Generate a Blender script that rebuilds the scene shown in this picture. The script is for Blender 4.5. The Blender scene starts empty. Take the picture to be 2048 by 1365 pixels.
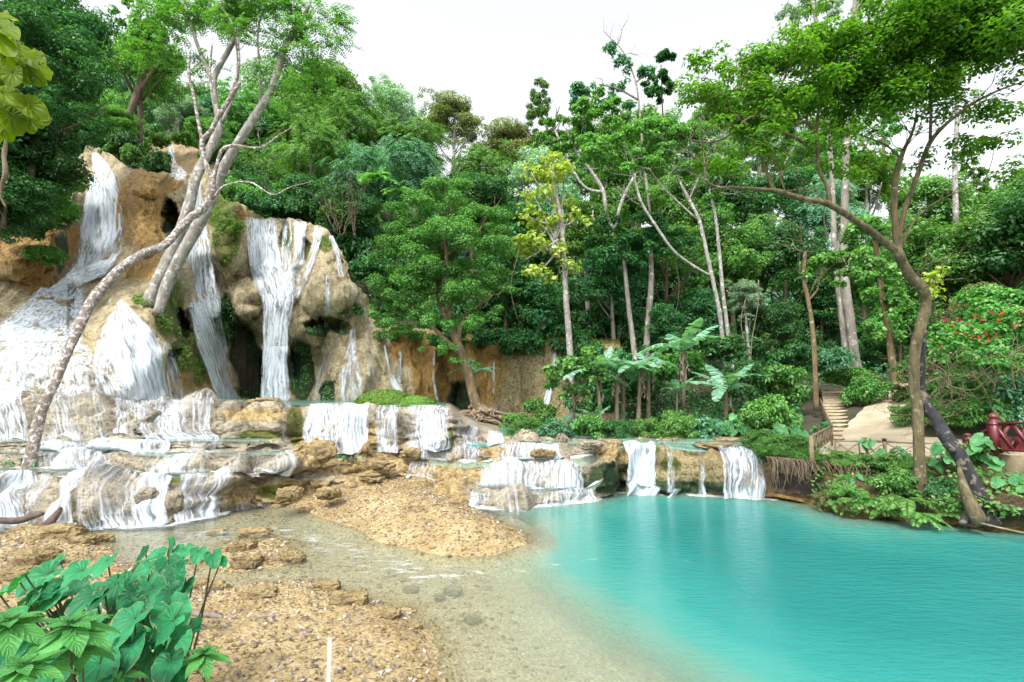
import bpy, math, random
import numpy as np
from mathutils import Vector, Matrix, Quaternion

# ------------------------------------------------------------------ camera, sky, sun, exposure
C = bpy.context.scene.collection
SC = bpy.context.scene
F_PX, PITCH, EYE = 1000.0, math.radians(5.0), 2.8
cam_d = bpy.data.cameras.new('camera'); cam = bpy.data.objects.new('camera', cam_d); C.objects.link(cam)
cam_d.sensor_width = 36; cam_d.lens = 36 * F_PX / 2048; cam_d.clip_end = 2000; cam_d.clip_start = 0.05
cam.location = (0, 0, EYE); cam.rotation_euler = (math.pi / 2 + PITCH, 0, 0)
SC.camera = cam
SUN_EL, SUN_AZ = math.radians(56), math.radians(205)     # azimuth clockwise from +Y (north): behind the camera, a little left
w = bpy.data.worlds.new("World"); SC.world = w; w.use_nodes = True
nt = w.node_tree; bg = nt.nodes['Background']
sky = nt.nodes.new('ShaderNodeTexSky'); sky.sky_type = 'NISHITA'; sky.sun_disc = False
sky.sun_elevation = SUN_EL; sky.sun_rotation = SUN_AZ; sky.air_density = 1.0; sky.dust_density = 4.0; sky.ozone_density = 1.0
hs = nt.nodes.new('ShaderNodeHueSaturation'); hs.inputs['Saturation'].default_value = 0.18
hs.inputs['Value'].default_value = 1.0
nt.links.new(sky.outputs[0], hs.inputs['Color']); nt.links.new(hs.outputs[0], bg.inputs[0])
bg.inputs[1].default_value = 0.15
sd = bpy.data.lights.new('sun', 'SUN'); sun = bpy.data.objects.new('sun', sd); C.objects.link(sun)
sd.energy = 0.9; sd.angle = math.radians(12); sd.color = (1.0, 0.96, 0.88)
sdir = Vector((math.sin(SUN_AZ) * math.cos(SUN_EL), math.cos(SUN_AZ) * math.cos(SUN_EL), math.sin(SUN_EL)))
sun.rotation_euler = sdir.to_track_quat('Z', 'Y').to_euler()
SC.view_settings.view_transform = 'Standard'; SC.view_settings.look = 'None'
SC.view_settings.exposure = 1.55; SC.view_settings.gamma = 1
SC.cycles.max_bounces = 7; SC.cycles.diffuse_bounces = 3; SC.cycles.glossy_bounces = 2
SC.cycles.transmission_bounces = 2; SC.cycles.transparent_max_bounces = 10
SC.cycles.caustics_reflective = False; SC.cycles.caustics_refractive = False

rng = np.random.default_rng(11)
R_ = random.Random(5)

# ------------------------------------------------------------------ pixel <-> world helpers (photo pixels, 2048 x 1365)
cp, sp = math.cos(PITCH), math.sin(PITCH)
def ray(px, py):
    x = (np.asarray(px, float) - 1024) / F_PX; y = -(np.asarray(py, float) - 682.5) / F_PX
    return x, cp - y * sp, sp + y * cp
def at(px, py, Y):
    dx, dy, dz = ray(px, py); k = np.asarray(Y, float) / dy
    return np.stack(np.broadcast_arrays(dx * k, dy * k, EYE + dz * k), -1)
def atz(px, py, z):
    dx, dy, dz = ray(px, py); k = (np.asarray(z, float) - EYE) / dz
    return np.stack(np.broadcast_arrays(dx * k, dy * k, EYE + dz * k), -1)
def V3(a): return Vector((float(a[0]), float(a[1]), float(a[2])))

# ------------------------------------------------------------------ noise
def _hash(ix, iy, iz, seed):
    h = (ix.astype(np.int64) * 374761393 + iy.astype(np.int64) * 668265263 + iz.astype(np.int64) * 2147483647 + seed * 974634777) & 0xffffffff
    h = ((h ^ (h >> 13)) * 1274126177) & 0xffffffff
    h = ((h ^ (h >> 16)) * 2246822519) & 0xffffffff
    return ((h ^ (h >> 15)) & 0xffffff) / float(0xffffff)
def vnoise(P, seed=0):
    f = np.floor(P); d = P - f; d = d * d * (3 - 2 * d)
    x, y, z = f[..., 0], f[..., 1], f[..., 2]; r = 0
    for i in (0, 1):
        for j in (0, 1):
            for k in (0, 1):
                r = r + _hash(x + i, y + j, z + k, seed) * (d[..., 0] if i else 1 - d[..., 0]) * (d[..., 1] if j else 1 - d[..., 1]) * (d[..., 2] if k else 1 - d[..., 2])
    return r
def fbm(P, octs=4, seed=0, gain=.5):
    r = 0; a = 1; t = 0
    for o in range(octs):
        r = r + a * (vnoise(P * 2 ** o + 17.3 * o, seed + o) * 2 - 1); t += a; a *= gain
    return r / t
def n2(x, y, octs=3, seed=0): return fbm(np.stack(np.broadcast_arrays(x, y, np.zeros(1)), -1), octs, seed)
def sstep(a, b, x): t = np.clip((x - a) / (b - a), 0, 1); return t * t * (3 - 2 * t)

# ------------------------------------------------------------------ object helpers
def tag(o, label=None, cat=None, group=None, kind=None):
    if label: o['label'] = label
    if cat: o['category'] = cat
    if group: o['group'] = group
    if kind: o['kind'] = kind
    return o
def empty(name, loc, label, cat, group=None):
    o = bpy.data.objects.new(name, None); C.objects.link(o); o.location = V3(loc); o.empty_display_size = .3
    return tag(o, label, cat, group)
def mesh_np(name, V, F, mat=None, smooth=False, uv=None, attrs=None, cols=None):
    V = np.asarray(V, np.float32).reshape(-1, 3); F = np.asarray(F, np.int32)
    me = bpy.data.meshes.new(name); k = F.shape[1]; n = len(F)
    me.vertices.add(len(V)); me.vertices.foreach_set('co', V.ravel())
    me.loops.add(n * k); me.loops.foreach_set('vertex_index', F.ravel())
    me.polygons.add(n); me.polygons.foreach_set('loop_start', np.arange(0, n * k, k, dtype=np.int32))
    me.polygons.foreach_set('loop_total', np.full(n, k, np.int32))
    if smooth: me.polygons.foreach_set('use_smooth', np.ones(n, bool))
    if uv is not None:
        l = me.uv_layers.new(name='UVMap'); l.data.foreach_set('uv', np.asarray(uv, np.float32)[F.ravel()].ravel())
    for nm, a in (attrs or {}).items():
        at_ = me.attributes.new(nm, 'FLOAT', 'POINT'); at_.data.foreach_set('value', np.asarray(a, np.float32).ravel())
    if cols is not None:
        at_ = me.attributes.new('mask', 'FLOAT_COLOR', 'POINT')
        c4 = np.ones((len(V), 4), np.float32); c4[:, :3] = cols; at_.data.foreach_set('color', c4.ravel())
    me.update(calc_edges=True); me.validate(verbose=False)
    if mat: me.materials.append(mat)
    return me
def link(name, me, parent=None, loc=None):
    o = bpy.data.objects.new(name, me); C.objects.link(o)
    if parent is not None: o.parent = parent
    if loc is not None: o.location = V3(loc)
    return o
def part(name, V, F, mat, parent, **kw):
    V = np.asarray(V, float).reshape(-1, 3)
    if parent is not None: V = V - np.array(parent.location)
    return link(name, mesh_np(name, V, F, mat, **kw), parent)
def grid_faces(r, c, off=0):
    i = np.arange(r - 1)[:, None] * c + np.arange(c - 1)[None]
    return (np.stack([i, i + 1, i + c + 1, i + c], -1).reshape(-1, 4) + off)
class MB:
    """collects quads"""
    def __init__(s): s.V = []; s.F = []; s.UV = []; s.n = 0
    def add(s, V, F, uv=None):
        V = np.asarray(V, float).reshape(-1, 3); s.V.append(V); s.F.append(np.asarray(F) + s.n); s.n += len(V)
        s.UV.append(np.zeros((len(V), 2)) if uv is None else np.asarray(uv, float))
        return s
    def box(s, c, size, rz=0, M=None):
        x, y, z = [d / 2 for d in size]
        b = np.array([[-x, -y, -z], [x, -y, -z], [x, y, -z], [-x, y, -z], [-x, -y, z], [x, -y, z], [x, y, z], [-x, y, z]])
        if M is not None: b = b @ np.array(M).T
        else:
            ca, sa = math.cos(rz), math.sin(rz); b = b @ np.array([[ca, sa, 0], [-sa, ca, 0], [0, 0, 1]])
        return s.add(b + np.asarray(c), [[0, 3, 2, 1], [4, 5, 6, 7], [0, 1, 5, 4], [1, 2, 6, 5], [2, 3, 7, 6], [3, 0, 4, 7]])
    def beam(s, p, q, wd, th):
        p = np.asarray(p, float); q = np.asarray(q, float); d = q - p; L = np.linalg.norm(d)
        Q = Vector(d).to_track_quat('X', 'Z').to_matrix()
        return s.box((p + q) / 2, (L, wd, th), M=np.array(Q))
    def tube(s, P, r, seg=8, smooth=4, rough=0, seed=0, cap=True):
        P = np.asarray(P, float); r = np.broadcast_to(np.asarray(r, float), len(P)).copy()
        if smooth > 1 and len(P) > 2: P, r = catmull(P, r, smooth)
        T = np.gradient(P, axis=0); T /= np.linalg.norm(T, axis=1)[:, None] + 1e-9
        U = np.zeros_like(T); u = np.cross(T[0], [0.3, 0.9, 0.2]); u /= np.linalg.norm(u)
        for i in range(len(P)):
            u = u - T[i] * u.dot(T[i]); u /= np.linalg.norm(u) + 1e-9; U[i] = u
        W = np.cross(T, U); a = np.linspace(0, 2 * np.pi, seg, endpoint=False)
        rr = r[:, None] * np.ones(seg)
        if rough: 
            rr = rr * (1 + rough * fbm(np.stack([np.cos(a)[None] * 1.3 + 0 * rr, np.sin(a)[None] * 1.3 + 0 * rr, np.arange(len(P))[:, None] * .25 + 0 * rr], -1), 3, seed))
        X = P[:, None] + rr[..., None] * (np.cos(a)[None, :, None] * U[:, None] + np.sin(a)[None, :, None] * W[:, None])
        n = len(P); i = np.arange(n - 1)[:, None] * seg; j = np.arange(seg)[None]
        F = np.stack([i + j, i + (j + 1) % seg, i + seg + (j + 1) % seg, i + seg + j], -1).reshape(-1, 4)
        V = X.reshape(-1, 3)
        if cap:
            V = np.concatenate([V, P[:1], P[-1:]]); b = n * seg
            jj = np.arange(0, seg, 2)
            F = np.concatenate([F, np.stack([np.full(len(jj), b), (jj + 2) % seg, (jj + 1) % seg, jj], -1),
                                np.stack([np.full(len(jj), b + 1), (n - 1) * seg + jj, (n - 1) * seg + (jj + 1) % seg, (n - 1) * seg + (jj + 2) % seg], -1)])
        return s.add(V, F)
    def data(s): return np.concatenate(s.V), np.concatenate(s.F)
    def build(s, name, mat, parent=None, smooth=False, uv=False):
        V, F = s.data()
        return part(name, V, F, mat, parent, smooth=smooth, uv=np.concatenate(s.UV) if uv else None)
def catmull(P, r, k):
    Q = np.concatenate([2 * P[:1] - P[1:2], P, 2 * P[-1:] - P[-2:-1]]); out = []; ro = []
    for i in range(len(P) - 1):
        for t in np.linspace(0, 1, k, endpoint=False):
            a, b, c, d = Q[i:i + 4]
            out.append(.5 * (2 * b + (c - a) * t + (2 * a - 5 * b + 4 * c - d) * t * t + (3 * b - a - 3 * c + d) * t ** 3)); ro.append(r[i] * (1 - t) + r[i + 1] * t)
    out.append(P[-1]); ro.append(r[-1]); return np.array(out), np.array(ro)

# ------------------------------------------------------------------ materials
def newmat(name):
    m = bpy.data.materials.new(name); m.use_nodes = True; nt = m.node_tree; nt.nodes.clear()
    o = nt.nodes.new('ShaderNodeOutputMaterial'); return m, nt, o
def N(nt, t, **kw):
    n = nt.nodes.new(t)
    for k, v in kw.items():
        if k.startswith('i_'):
            key = k[2:]; key = int(key) if key.isdigit() else key.replace('_', ' ')
            n.inputs[key].default_value = v
        else: setattr(n, k, v)
    return n
def L(nt, a, b): nt.links.new(a, b)
def ramp(nt, fac, stops):
    r = nt.nodes.new('ShaderNodeValToRGB'); e = r.color_ramp.elements
    while len(e) < len(stops): e.new(.5)
    for q, (p, c) in zip(e, stops): q.position = p; q.color = (*c, 1) if len(c) == 3 else c
    nt.links.new(fac, r.inputs[0]); return r.outputs[0]
def mixc(nt, fac, a, b, mode='MIX'):
    m = nt.nodes.new('ShaderNodeMix'); m.data_type = 'RGBA'; m.blend_type = mode
    for s, v in ((m.inputs[0], fac), (m.inputs[6], a), (m.inputs[7], b)):
        if isinstance(v, (int, float)): s.default_value = v
        elif isinstance(v, tuple): s.default_value = (*v, 1)
        else: nt.links.new(v, s)
    return m.outputs[2]
def math_(nt, op, a, b=0.0, c=None, clamp=False):
    m = nt.nodes.new('ShaderNodeMath'); m.operation = op; m.use_clamp = clamp
    for i, v in enumerate((a, b) if c is None else (a, b, c)):
        if isinstance(v, (int, float)): m.inputs[i].default_value = v
        else: nt.links.new(v, m.inputs[i])
    return m.outputs[0]
def noise(nt, vec, scale, detail=4, rough=.55):
    n = nt.nodes.new('ShaderNodeTexNoise'); n.inputs['Scale'].default_value = scale; n.inputs['Detail'].default_value = detail
    n.inputs['Roughness'].default_value = rough
    if vec is not None: nt.links.new(vec, n.inputs['Vector'])
    return n.outputs[0]
def mapping(nt, src, scale):
    m = nt.nodes.new('ShaderNodeMapping'); m.inputs['Scale'].default_value = scale; nt.links.new(src, m.inputs[0]); return m.outputs[0]
def bump(nt, h, strength, dist, nrm=None):
    b = nt.nodes.new('ShaderNodeBump'); b.inputs['Strength'].default_value = strength; b.inputs['Distance'].default_value = dist
    nt.links.new(h, b.inputs['Height'])
    if nrm is not None: nt.links.new(nrm, b.inputs['Normal'])
    return b.outputs[0]

def leaf_mat(name, a, b, trans=.3, rough=.42, spec=.28, c=None, cf=.93, transcol=None):
    m, nt, o = newmat(name)
    g = N(nt, 'ShaderNodeNewGeometry'); oi = N(nt, 'ShaderNodeObjectInfo')
    st = [(0, a), (cf, b)] + ([(min(.99, cf + .03), c)] if c else [])
    col = ramp(nt, g.outputs['Random Per Island'], st)
    h = N(nt, 'ShaderNodeHueSaturation'); L(nt, col, h.inputs['Color'])
    L(nt, math_(nt, 'MULTIPLY_ADD', oi.outputs['Random'], .03, .485), h.inputs['Hue'])
    L(nt, math_(nt, 'MULTIPLY_ADD', oi.outputs['Random'], .5, .78), h.inputs['Value'])
    p = N(nt, 'ShaderNodeBsdfPrincipled'); p.inputs['Roughness'].default_value = rough
    p.inputs['Specular IOR Level'].default_value = spec; L(nt, h.outputs[0], p.inputs['Base Color'])
    t = N(nt, 'ShaderNodeBsdfTranslucent')
    tc = mixc(nt, 1.0, h.outputs[0], transcol or (1.6, 2.0, .55), 'MULTIPLY'); L(nt, tc, t.inputs[0])
    mx = N(nt, 'ShaderNodeMixShader'); mx.inputs[0].default_value = trans
    L(nt, p.outputs[0], mx.inputs[1]); L(nt, t.outputs[0], mx.inputs[2]); L(nt, mx.outputs[0], o.inputs[0]); return m
M = {}
M['dark'] = leaf_mat('leaf_dark_green', (.014, .075, .026), (.075, .21, .065), .25)
M['teal'] = leaf_mat('leaf_blue_green', (.03, .135, .075), (.15, .34, .19), .25, .36, .4)
M['mid'] = leaf_mat('leaf_mid_green', (.035, .135, .03), (.16, .34, .09), .3, c=(.3, .32, .08), cf=.95)
M['light'] = leaf_mat('leaf_light_green', (.055, .165, .035), (.19, .36, .10), .3)
M['yellow'] = leaf_mat('leaf_yellow_green', (.19, .25, .035), (.40, .45, .11), .3, c=(.38, .30, .07))
M['olive'] = leaf_mat('leaf_olive', (.11, .16, .06), (.26, .30, .12), .25, c=(.32, .2, .08))
M['silver'] = leaf_mat('leaf_grey_green', (.16, .28, .18), (.34, .48, .34), .2, .5)
M['bright'] = leaf_mat('leaf_sunlit_green', (.035, .125, .014), (.125, .28, .035), .52, .4, .2, transcol=(1.8, 2.0, .5))
M['moss'] = leaf_mat('leaf_moss', (.06, .14, .02), (.15, .26, .045), .15, .7, .2)
M['red'] = leaf_mat('petal_red', (.40, .01, .03), (.58, .04, .08), .2)
M['dry'] = leaf_mat('leaf_dry', (.14, .10, .07), (.34, .28, .23), .1, .7, .2, c=(.12, .07, .04))
M['drygrey'] = leaf_mat('leaf_fallen', (.07, .05, .04), (.22, .18, .18), .05, .55, .4, c=(.40, .40, .44), cf=.85)
M['pebble'] = leaf_mat('pebble', (.15, .105, .045), (.33, .245, .125), 0, .8, .2, c=(.42, .37, .28), cf=.93)
M['banana'] = leaf_mat('leaf_banana', (.08, .24, .14), (.24, .42, .29), .25, .3, .6)

def taro_mat(name, a, b, vein, trf=.22):
    m, nt, o = newmat(name)
    uv = N(nt, 'ShaderNodeUVMap'); sx = N(nt, 'ShaderNodeSeparateXYZ'); L(nt, uv.outputs[0], sx.inputs[0])
    tc = N(nt, 'ShaderNodeTexCoord'); g = N(nt, 'ShaderNodeNewGeometry')
    n1 = noise(nt, tc.outputs['Object'], 9, 5)
    base = ramp(nt, g.outputs['Random Per Island'], [(0, a), (1, b)])
    base = mixc(nt, ramp(nt, n1, [(.45, (0, 0, 0)), (.75, (.6, .6, .6))]), base, tuple(min(1, x * 1.5) for x in b))
    f = math_(nt, 'ABSOLUTE', math_(nt, 'SUBTRACT', math_(nt, 'FRACT', sx.outputs[0]), .5))
    v = ramp(nt, f, [(0, (1, 1, 1)), (.05, (0, 0, 0))])
    vf = math_(nt, 'MULTIPLY', v, .30)
    col = mixc(nt, vf, base, vein)
    edge = ramp(nt, math_(nt, 'ADD', sx.outputs[1], math_(nt, 'MULTIPLY', math_(nt, 'SUBTRACT', noise(nt, tc.outputs['Object'], 22), .5), .35)), [(.97, (0, 0, 0)), (1.06, (1, 1, 1))])
    col = mixc(nt, math_(nt, 'MULTIPLY', edge, .6), col, (.32, .25, .12))
    p = N(nt, 'ShaderNodeBsdfPrincipled'); p.inputs['Roughness'].default_value = .45; p.inputs['Specular IOR Level'].default_value = .18; L(nt, col, p.inputs['Base Color'])
    hgt = math_(nt, 'ADD', math_(nt, 'MULTIPLY', f, -.5), math_(nt, 'MULTIPLY', n1, .35))
    L(nt, bump(nt, hgt, .7, .02), p.inputs['Normal'])
    t = N(nt, 'ShaderNodeBsdfTranslucent'); L(nt, mixc(nt, 1.0, col, (1.4, 1.8, .4), 'MULTIPLY'), t.inputs[0])
    mx = N(nt, 'ShaderNodeMixShader'); mx.inputs[0].default_value = trf
    L(nt, p.outputs[0], mx.inputs[1]); L(nt, t.outputs[0], mx.inputs[2]); L(nt, mx.outputs[0], o.inputs[0]); return m
M['taro'] = taro_mat('taro_leaf', (.003, .065, .022), (.035, .25, .10), (.08, .30, .13))
M['whorl'] = taro_mat('whorl_leaf', (.035, .17, .04), (.09, .29, .075), (.22, .38, .10))
M['backlit'] = taro_mat('broad_backlit_leaf', (.07, .12, .002), (.16, .24, .004), (.25, .32, .02), .55)
M['bank_taro'] = taro_mat('bank_taro_leaf', (.03, .16, .05), (.12, .32, .13), (.24, .40, .2))

def bark_mat(name, a, b, spot=None, sc=6, spotf=.56, streak=.35):
    m, nt, o = newmat(name); tc = N(nt, 'ShaderNodeTexCoord')
    v = mapping(nt, tc.outputs['Object'], (1, 1, streak)); n1 = noise(nt, v, sc, 6, .65)
    col = ramp(nt, n1, [(.32, a), (.66, b)])
    if spot:
        n2_ = noise(nt, tc.outputs['Object'], sc * .9, 3, .6)
        col = mixc(nt, ramp(nt, n2_, [(spotf, (0, 0, 0)), (spotf + .05, (1, 1, 1))]), col, spot)
    p = N(nt, 'ShaderNodeBsdfPrincipled'); p.inputs['Roughness'].default_value = .85; L(nt, col, p.inputs['Base Color'])
    L(nt, bump(nt, noise(nt, v, sc * 3, 7, .75), .9, .05), p.inputs['Normal']); L(nt, p.outputs[0], o.inputs[0]); return m
M['bark'] = bark_mat('bark_brown', (.05, .035, .022), (.17, .13, .085))
M['bark_pale'] = bark_mat('bark_pale', (.16, .145, .12), (.38, .365, .33), (.52, .51, .49))
M['bark_spot'] = bark_mat('bark_lichen', (.13, .10, .08), (.30, .25, .215), (.56, .54, .53), 12, .52, .8)
M['bark_grey'] = bark_mat('bark_grey', (.11, .098, .08), (.33, .30, .255), (.48, .46, .42), 3.5, .6)
M['bark_mossy'] = bark_mat('bark_mossy', (.05, .042, .018), (.19, .15, .075), (.26, .235, .17), 9, .60)
M['bark_olive'] = bark_mat('bark_olive', (.085, .06, .03), (.22, .16, .08), (.32, .28, .21), 6, .60)
M['bark_black'] = bark_mat('bark_charred', (.008, .009, .012), (.04, .04, .045), (.17, .145, .10), 6.5, .55, .3)
M['stem'] = bark_mat('plant_stem', (.05, .06, .03), (.14, .15, .07))
M['banana_stem'] = bark_mat('banana_stem', (.10, .07, .04), (.30, .24, .17), None, 10, .5, .15)
M['root'] = bark_mat('root', (.10, .07, .045), (.30, .23, .15))
M['wood_pale'] = bark_mat('fence_wood', (.16, .12, .07), (.36, .29, .18), None, 8, .5, 1)
M['wood_white'] = bark_mat('stake_wood', (.5, .46, .38), (.74, .70, .62), None, 8, .5, .2)
M['log'] = bark_mat('driftwood', (.16, .125, .09), (.38, .32, .25), (.46, .43, .38), 5)
M['log_dark'] = bark_mat('driftwood_wet', (.03, .022, .02), (.14, .10, .085))
M['step'] = bark_mat('step_earth', (.34, .27, .16), (.54, .45, .30), None, 6, .5, 1)

def rock_mat(name, cream, tan, ochre=(.36, .225, .065), moss=(.17, .19, .03), dark=(.065, .115, .045), bs=1.0, strata=(1, 1, 4.5)):
    m, nt, o = newmat(name); tc = N(nt, 'ShaderNodeTexCoord'); P = tc.outputs['Object']
    at_ = N(nt, 'ShaderNodeAttribute', attribute_name='mask'); s = N(nt, 'ShaderNodeSeparateColor'); L(nt, at_.outputs['Color'], s.inputs[0])
    streak = noise(nt, mapping(nt, P, (2.2, 2.2, .45)), 1.6, 6, .65)
    blot = noise(nt, P, 1.1, 6, .6); fine = noise(nt, P, 9, 6, .7)
    col = ramp(nt, streak, [(.30, tan), (.62, cream)])
    col = mixc(nt, ramp(nt, blot, [(.48, (0, 0, 0)), (.62, (.75, .75, .75))]), col, tuple(c * .62 for c in tan))
    wob = math_(nt, 'MULTIPLY', math_(nt, 'SUBTRACT', fine, .5), 1.1)
    def msk(ch, lo=.35, hi=.6): return ramp(nt, math_(nt, 'ADD', ch, wob), [(lo, (0, 0, 0)), (hi, (1, 1, 1))])
    och = ramp(nt, noise(nt, mapping(nt, P, (2, 2, .6)), 3, 5, .7), [(.3, tuple(c * .5 for c in ochre)), (.65, tuple(min(1, c * 1.35) for c in ochre))])
    col = mixc(nt, msk(s.outputs[0]), col, och)
    mc = ramp(nt, noise(nt, P, 6, 5, .7), [(.3, tuple(c * .4 for c in moss)), (.7, moss)])
    col = mixc(nt, msk(s.outputs[1]), col, mc)
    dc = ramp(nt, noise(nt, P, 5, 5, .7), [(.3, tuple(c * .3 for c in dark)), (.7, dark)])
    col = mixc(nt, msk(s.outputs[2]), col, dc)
    pit = ramp(nt, fine, [(.34, (.30, .27, .23)), (.50, (1, 1, 1))]); col = mixc(nt, .85, col, pit, 'MULTIPLY')
    cr = noise(nt, mapping(nt, P, strata), 3.2, 9, .72); col = mixc(nt, .75, col, ramp(nt, cr, [(.36, (.42, .37, .30)), (.43, (.88, .86, .83)), (.52, (1.08, 1.06, 1.03))]), 'MULTIPLY')
    p = N(nt, 'ShaderNodeBsdfPrincipled'); p.inputs['Roughness'].default_value = .5; L(nt, col, p.inputs['Base Color'])
    p.inputs['Specular IOR Level'].default_value = .35
    b1 = bump(nt, noise(nt, mapping(nt, P, (1, 1, .55)), 4.5, 8, .7), .9 * bs, .16)
    vr = N(nt, 'ShaderNodeTexVoronoi'); vr.inputs['Scale'].default_value = 14; L(nt, P, vr.inputs['Vector'])
    b2 = bump(nt, cr, .9 * bs, .10, bump(nt, vr.outputs['Distance'], .5 * bs, .05, b1))
    L(nt, b2, p.inputs['Normal']); L(nt, p.outputs[0], o.inputs[0]); return m
M['rock'] = rock_mat('travertine_rock', (.52, .465, .35), (.33, .295, .225), ochre=(.46, .345, .165))
M['cliff'] = rock_mat('cliff_rock', (.54, .47, .30), (.36, .30, .17), strata=(2.6, 2.6, .7))
M['boulder'] = rock_mat('ochre_boulder', (.50, .39, .20), (.34, .25, .115))
M['bank'] = rock_mat('bank_earth', (.17, .12, .055), (.085, .058, .028), ochre=(.24, .15, .04), dark=(.02, .014, .008))

def ground_mat():
    m, nt, o = newmat('gravel'); tc = N(nt, 'ShaderNodeTexCoord'); P = tc.outputs['Object']
    a = noise(nt, P, 1.2, 6, .6); f = noise(nt, P, 30, 4, .7)
    col = ramp(nt, a, [(.3, (.23, .17, .08)), (.5, (.34, .265, .14)), (.7, (.45, .37, .22))])
    at_ = N(nt, 'ShaderNodeAttribute', attribute_name='wet')
    col = mixc(nt, at_.outputs['Fac'], col, (.44, .355, .20))
    vr = N(nt, 'ShaderNodeTexVoronoi'); vr.inputs['Scale'].default_value = 22; L(nt, P, vr.inputs['Vector'])
    col = mixc(nt, .65, col, ramp(nt, vr.outputs['Color'], [(0, (.55, .5, .45)), (1, (1.25, 1.2, 1.1))]), 'MULTIPLY')
    col = mixc(nt, .7, col, ramp(nt, f, [(.3, (.6, .57, .52)), (.6, (1.1, 1.1, 1.1))]), 'MULTIPLY')
    p = N(nt, 'ShaderNodeBsdfPrincipled'); p.inputs['Roughness'].default_value = .8; L(nt, col, p.inputs['Base Color'])
    b1 = bump(nt, vr.outputs['Distance'], .8, .03); b2 = bump(nt, f, .5, .015, b1); L(nt, b2, p.inputs['Normal'])
    L(nt, p.outputs[0], o.inputs[0]); return m
M['gravel'] = ground_mat()
def soil_mat(name, a, b, sc=3):
    m, nt, o = newmat(name); tc = N(nt, 'ShaderNodeTexCoord'); P = tc.outputs['Object']
    col = ramp(nt, noise(nt, P, sc, 8, .65), [(.35, a), (.65, b)])
    p = N(nt, 'ShaderNodeBsdfPrincipled'); p.inputs['Roughness'].default_value = .9; L(nt, col, p.inputs['Base Color'])
    L(nt, bump(nt, noise(nt, P, sc * 6, 6, .7), .6, .04), p.inputs['Normal']); L(nt, p.outputs[0], o.inputs[0]); return m
M['forest'] = soil_mat('forest_floor', (.02, .028, .012), (.07, .055, .03), 1.5)
M['path'] = soil_mat('path_earth', (.34, .275, .18), (.50, .425, .31), 1.2)
M['plinth'] = soil_mat('plinth_stone', (.30, .24, .14), (.50, .42, .28), 2)
def paint_mat():
    m, nt, o = newmat('maroon_paint'); tc = N(nt, 'ShaderNodeTexCoord')
    col = ramp(nt, noise(nt, tc.outputs['Object'], 6, 6), [(.3, (.085, .012, .016)), (.7, (.16, .028, .034))])
    p = N(nt, 'ShaderNodeBsdfPrincipled'); p.inputs['Roughness'].default_value = .38; L(nt, col, p.inputs['Base Color'])
    L(nt, p.outputs[0], o.inputs[0]); return m
M['maroon'] = paint_mat()

def water_mat():
    m, nt, o = newmat('pool_water'); tc = N(nt, 'ShaderNodeTexCoord'); P = tc.outputs['Object']
    d = N(nt, 'ShaderNodeAttribute', attribute_name='depth').outputs['Fac']
    fo = N(nt, 'ShaderNodeAttribute', attribute_name='foam').outputs['Fac']
    big = noise(nt, P, .35, 4, .5)
    dd = math_(nt, 'MULTIPLY', d, math_(nt, 'MULTIPLY_ADD', big, 1.2, .4))
    op = math_(nt, 'SUBTRACT', 1.0, math_(nt, 'POWER', 2.718, math_(nt, 'MULTIPLY', math_(nt, 'POWER', dd, 1.15), -2.3)), clamp=True)
    tint = ramp(nt, math_(nt, 'MULTIPLY', dd, .55), [(0, (.58, .60, .50)), (.14, (.26, .45, .34)), (.32, (.07, .33, .28)), (.55, (.026, .225, .205)), (1, (.012, .165, .155))])
    rip = noise(nt, mapping(nt, P, (1.2, 3.2, 1)), 3.0, 6, .62)
    rip2 = noise(nt, mapping(nt, P, (1, 2.2, 1)), 11, 4, .6)
    nr = bump(nt, rip2, .28, .02, bump(nt, rip, .32, .10))
    dif = N(nt, 'ShaderNodeBsdfDiffuse'); L(nt, tint, dif.inputs[0])
    tr = N(nt, 'ShaderNodeBsdfTransparent'); tr.inputs[0].default_value = (.92, .98, .97, 1)
    m1 = N(nt, 'ShaderNodeMixShader'); L(nt, op, m1.inputs[0]); L(nt, tr.outputs[0], m1.inputs[1]); L(nt, dif.outputs[0], m1.inputs[2])
    fd = N(nt, 'ShaderNodeBsdfDiffuse'); fd.inputs[0].default_value = (.66, .71, .73, 1)
    fn = noise(nt, mapping(nt, P, (1.0, 2.6, 1)), 2.6, 10, .74)
    ff = ramp(nt, math_(nt, 'ADD', fn, math_(nt, 'MULTIPLY', math_(nt, 'SUBTRACT', fo, .5), .9)), [(.54, (0, 0, 0)), (.74, (.9, .9, .9))])
    m2 = N(nt, 'ShaderNodeMixShader'); L(nt, ff, m2.inputs[0]); L(nt, m1.outputs[0], m2.inputs[1]); L(nt, fd.outputs[0], m2.inputs[2])
    gl = N(nt, 'ShaderNodeBsdfGlossy'); gl.inputs['Roughness'].default_value = .08; L(nt, nr, gl.inputs['Normal'])
    fr = N(nt, 'ShaderNodeFresnel'); fr.inputs[0].default_value = 1.33; L(nt, nr, fr.inputs['Normal'])
    m3 = N(nt, 'ShaderNodeMixShader'); L(nt, math_(nt, 'MULTIPLY', fr.outputs[0], .95), m3.inputs[0]); L(nt, m2.outputs[0], m3.inputs[1]); L(nt, gl.outputs[0], m3.inputs[2])
    L(nt, m3.outputs[0], o.inputs[0]); return m
M['water'] = water_mat()

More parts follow.
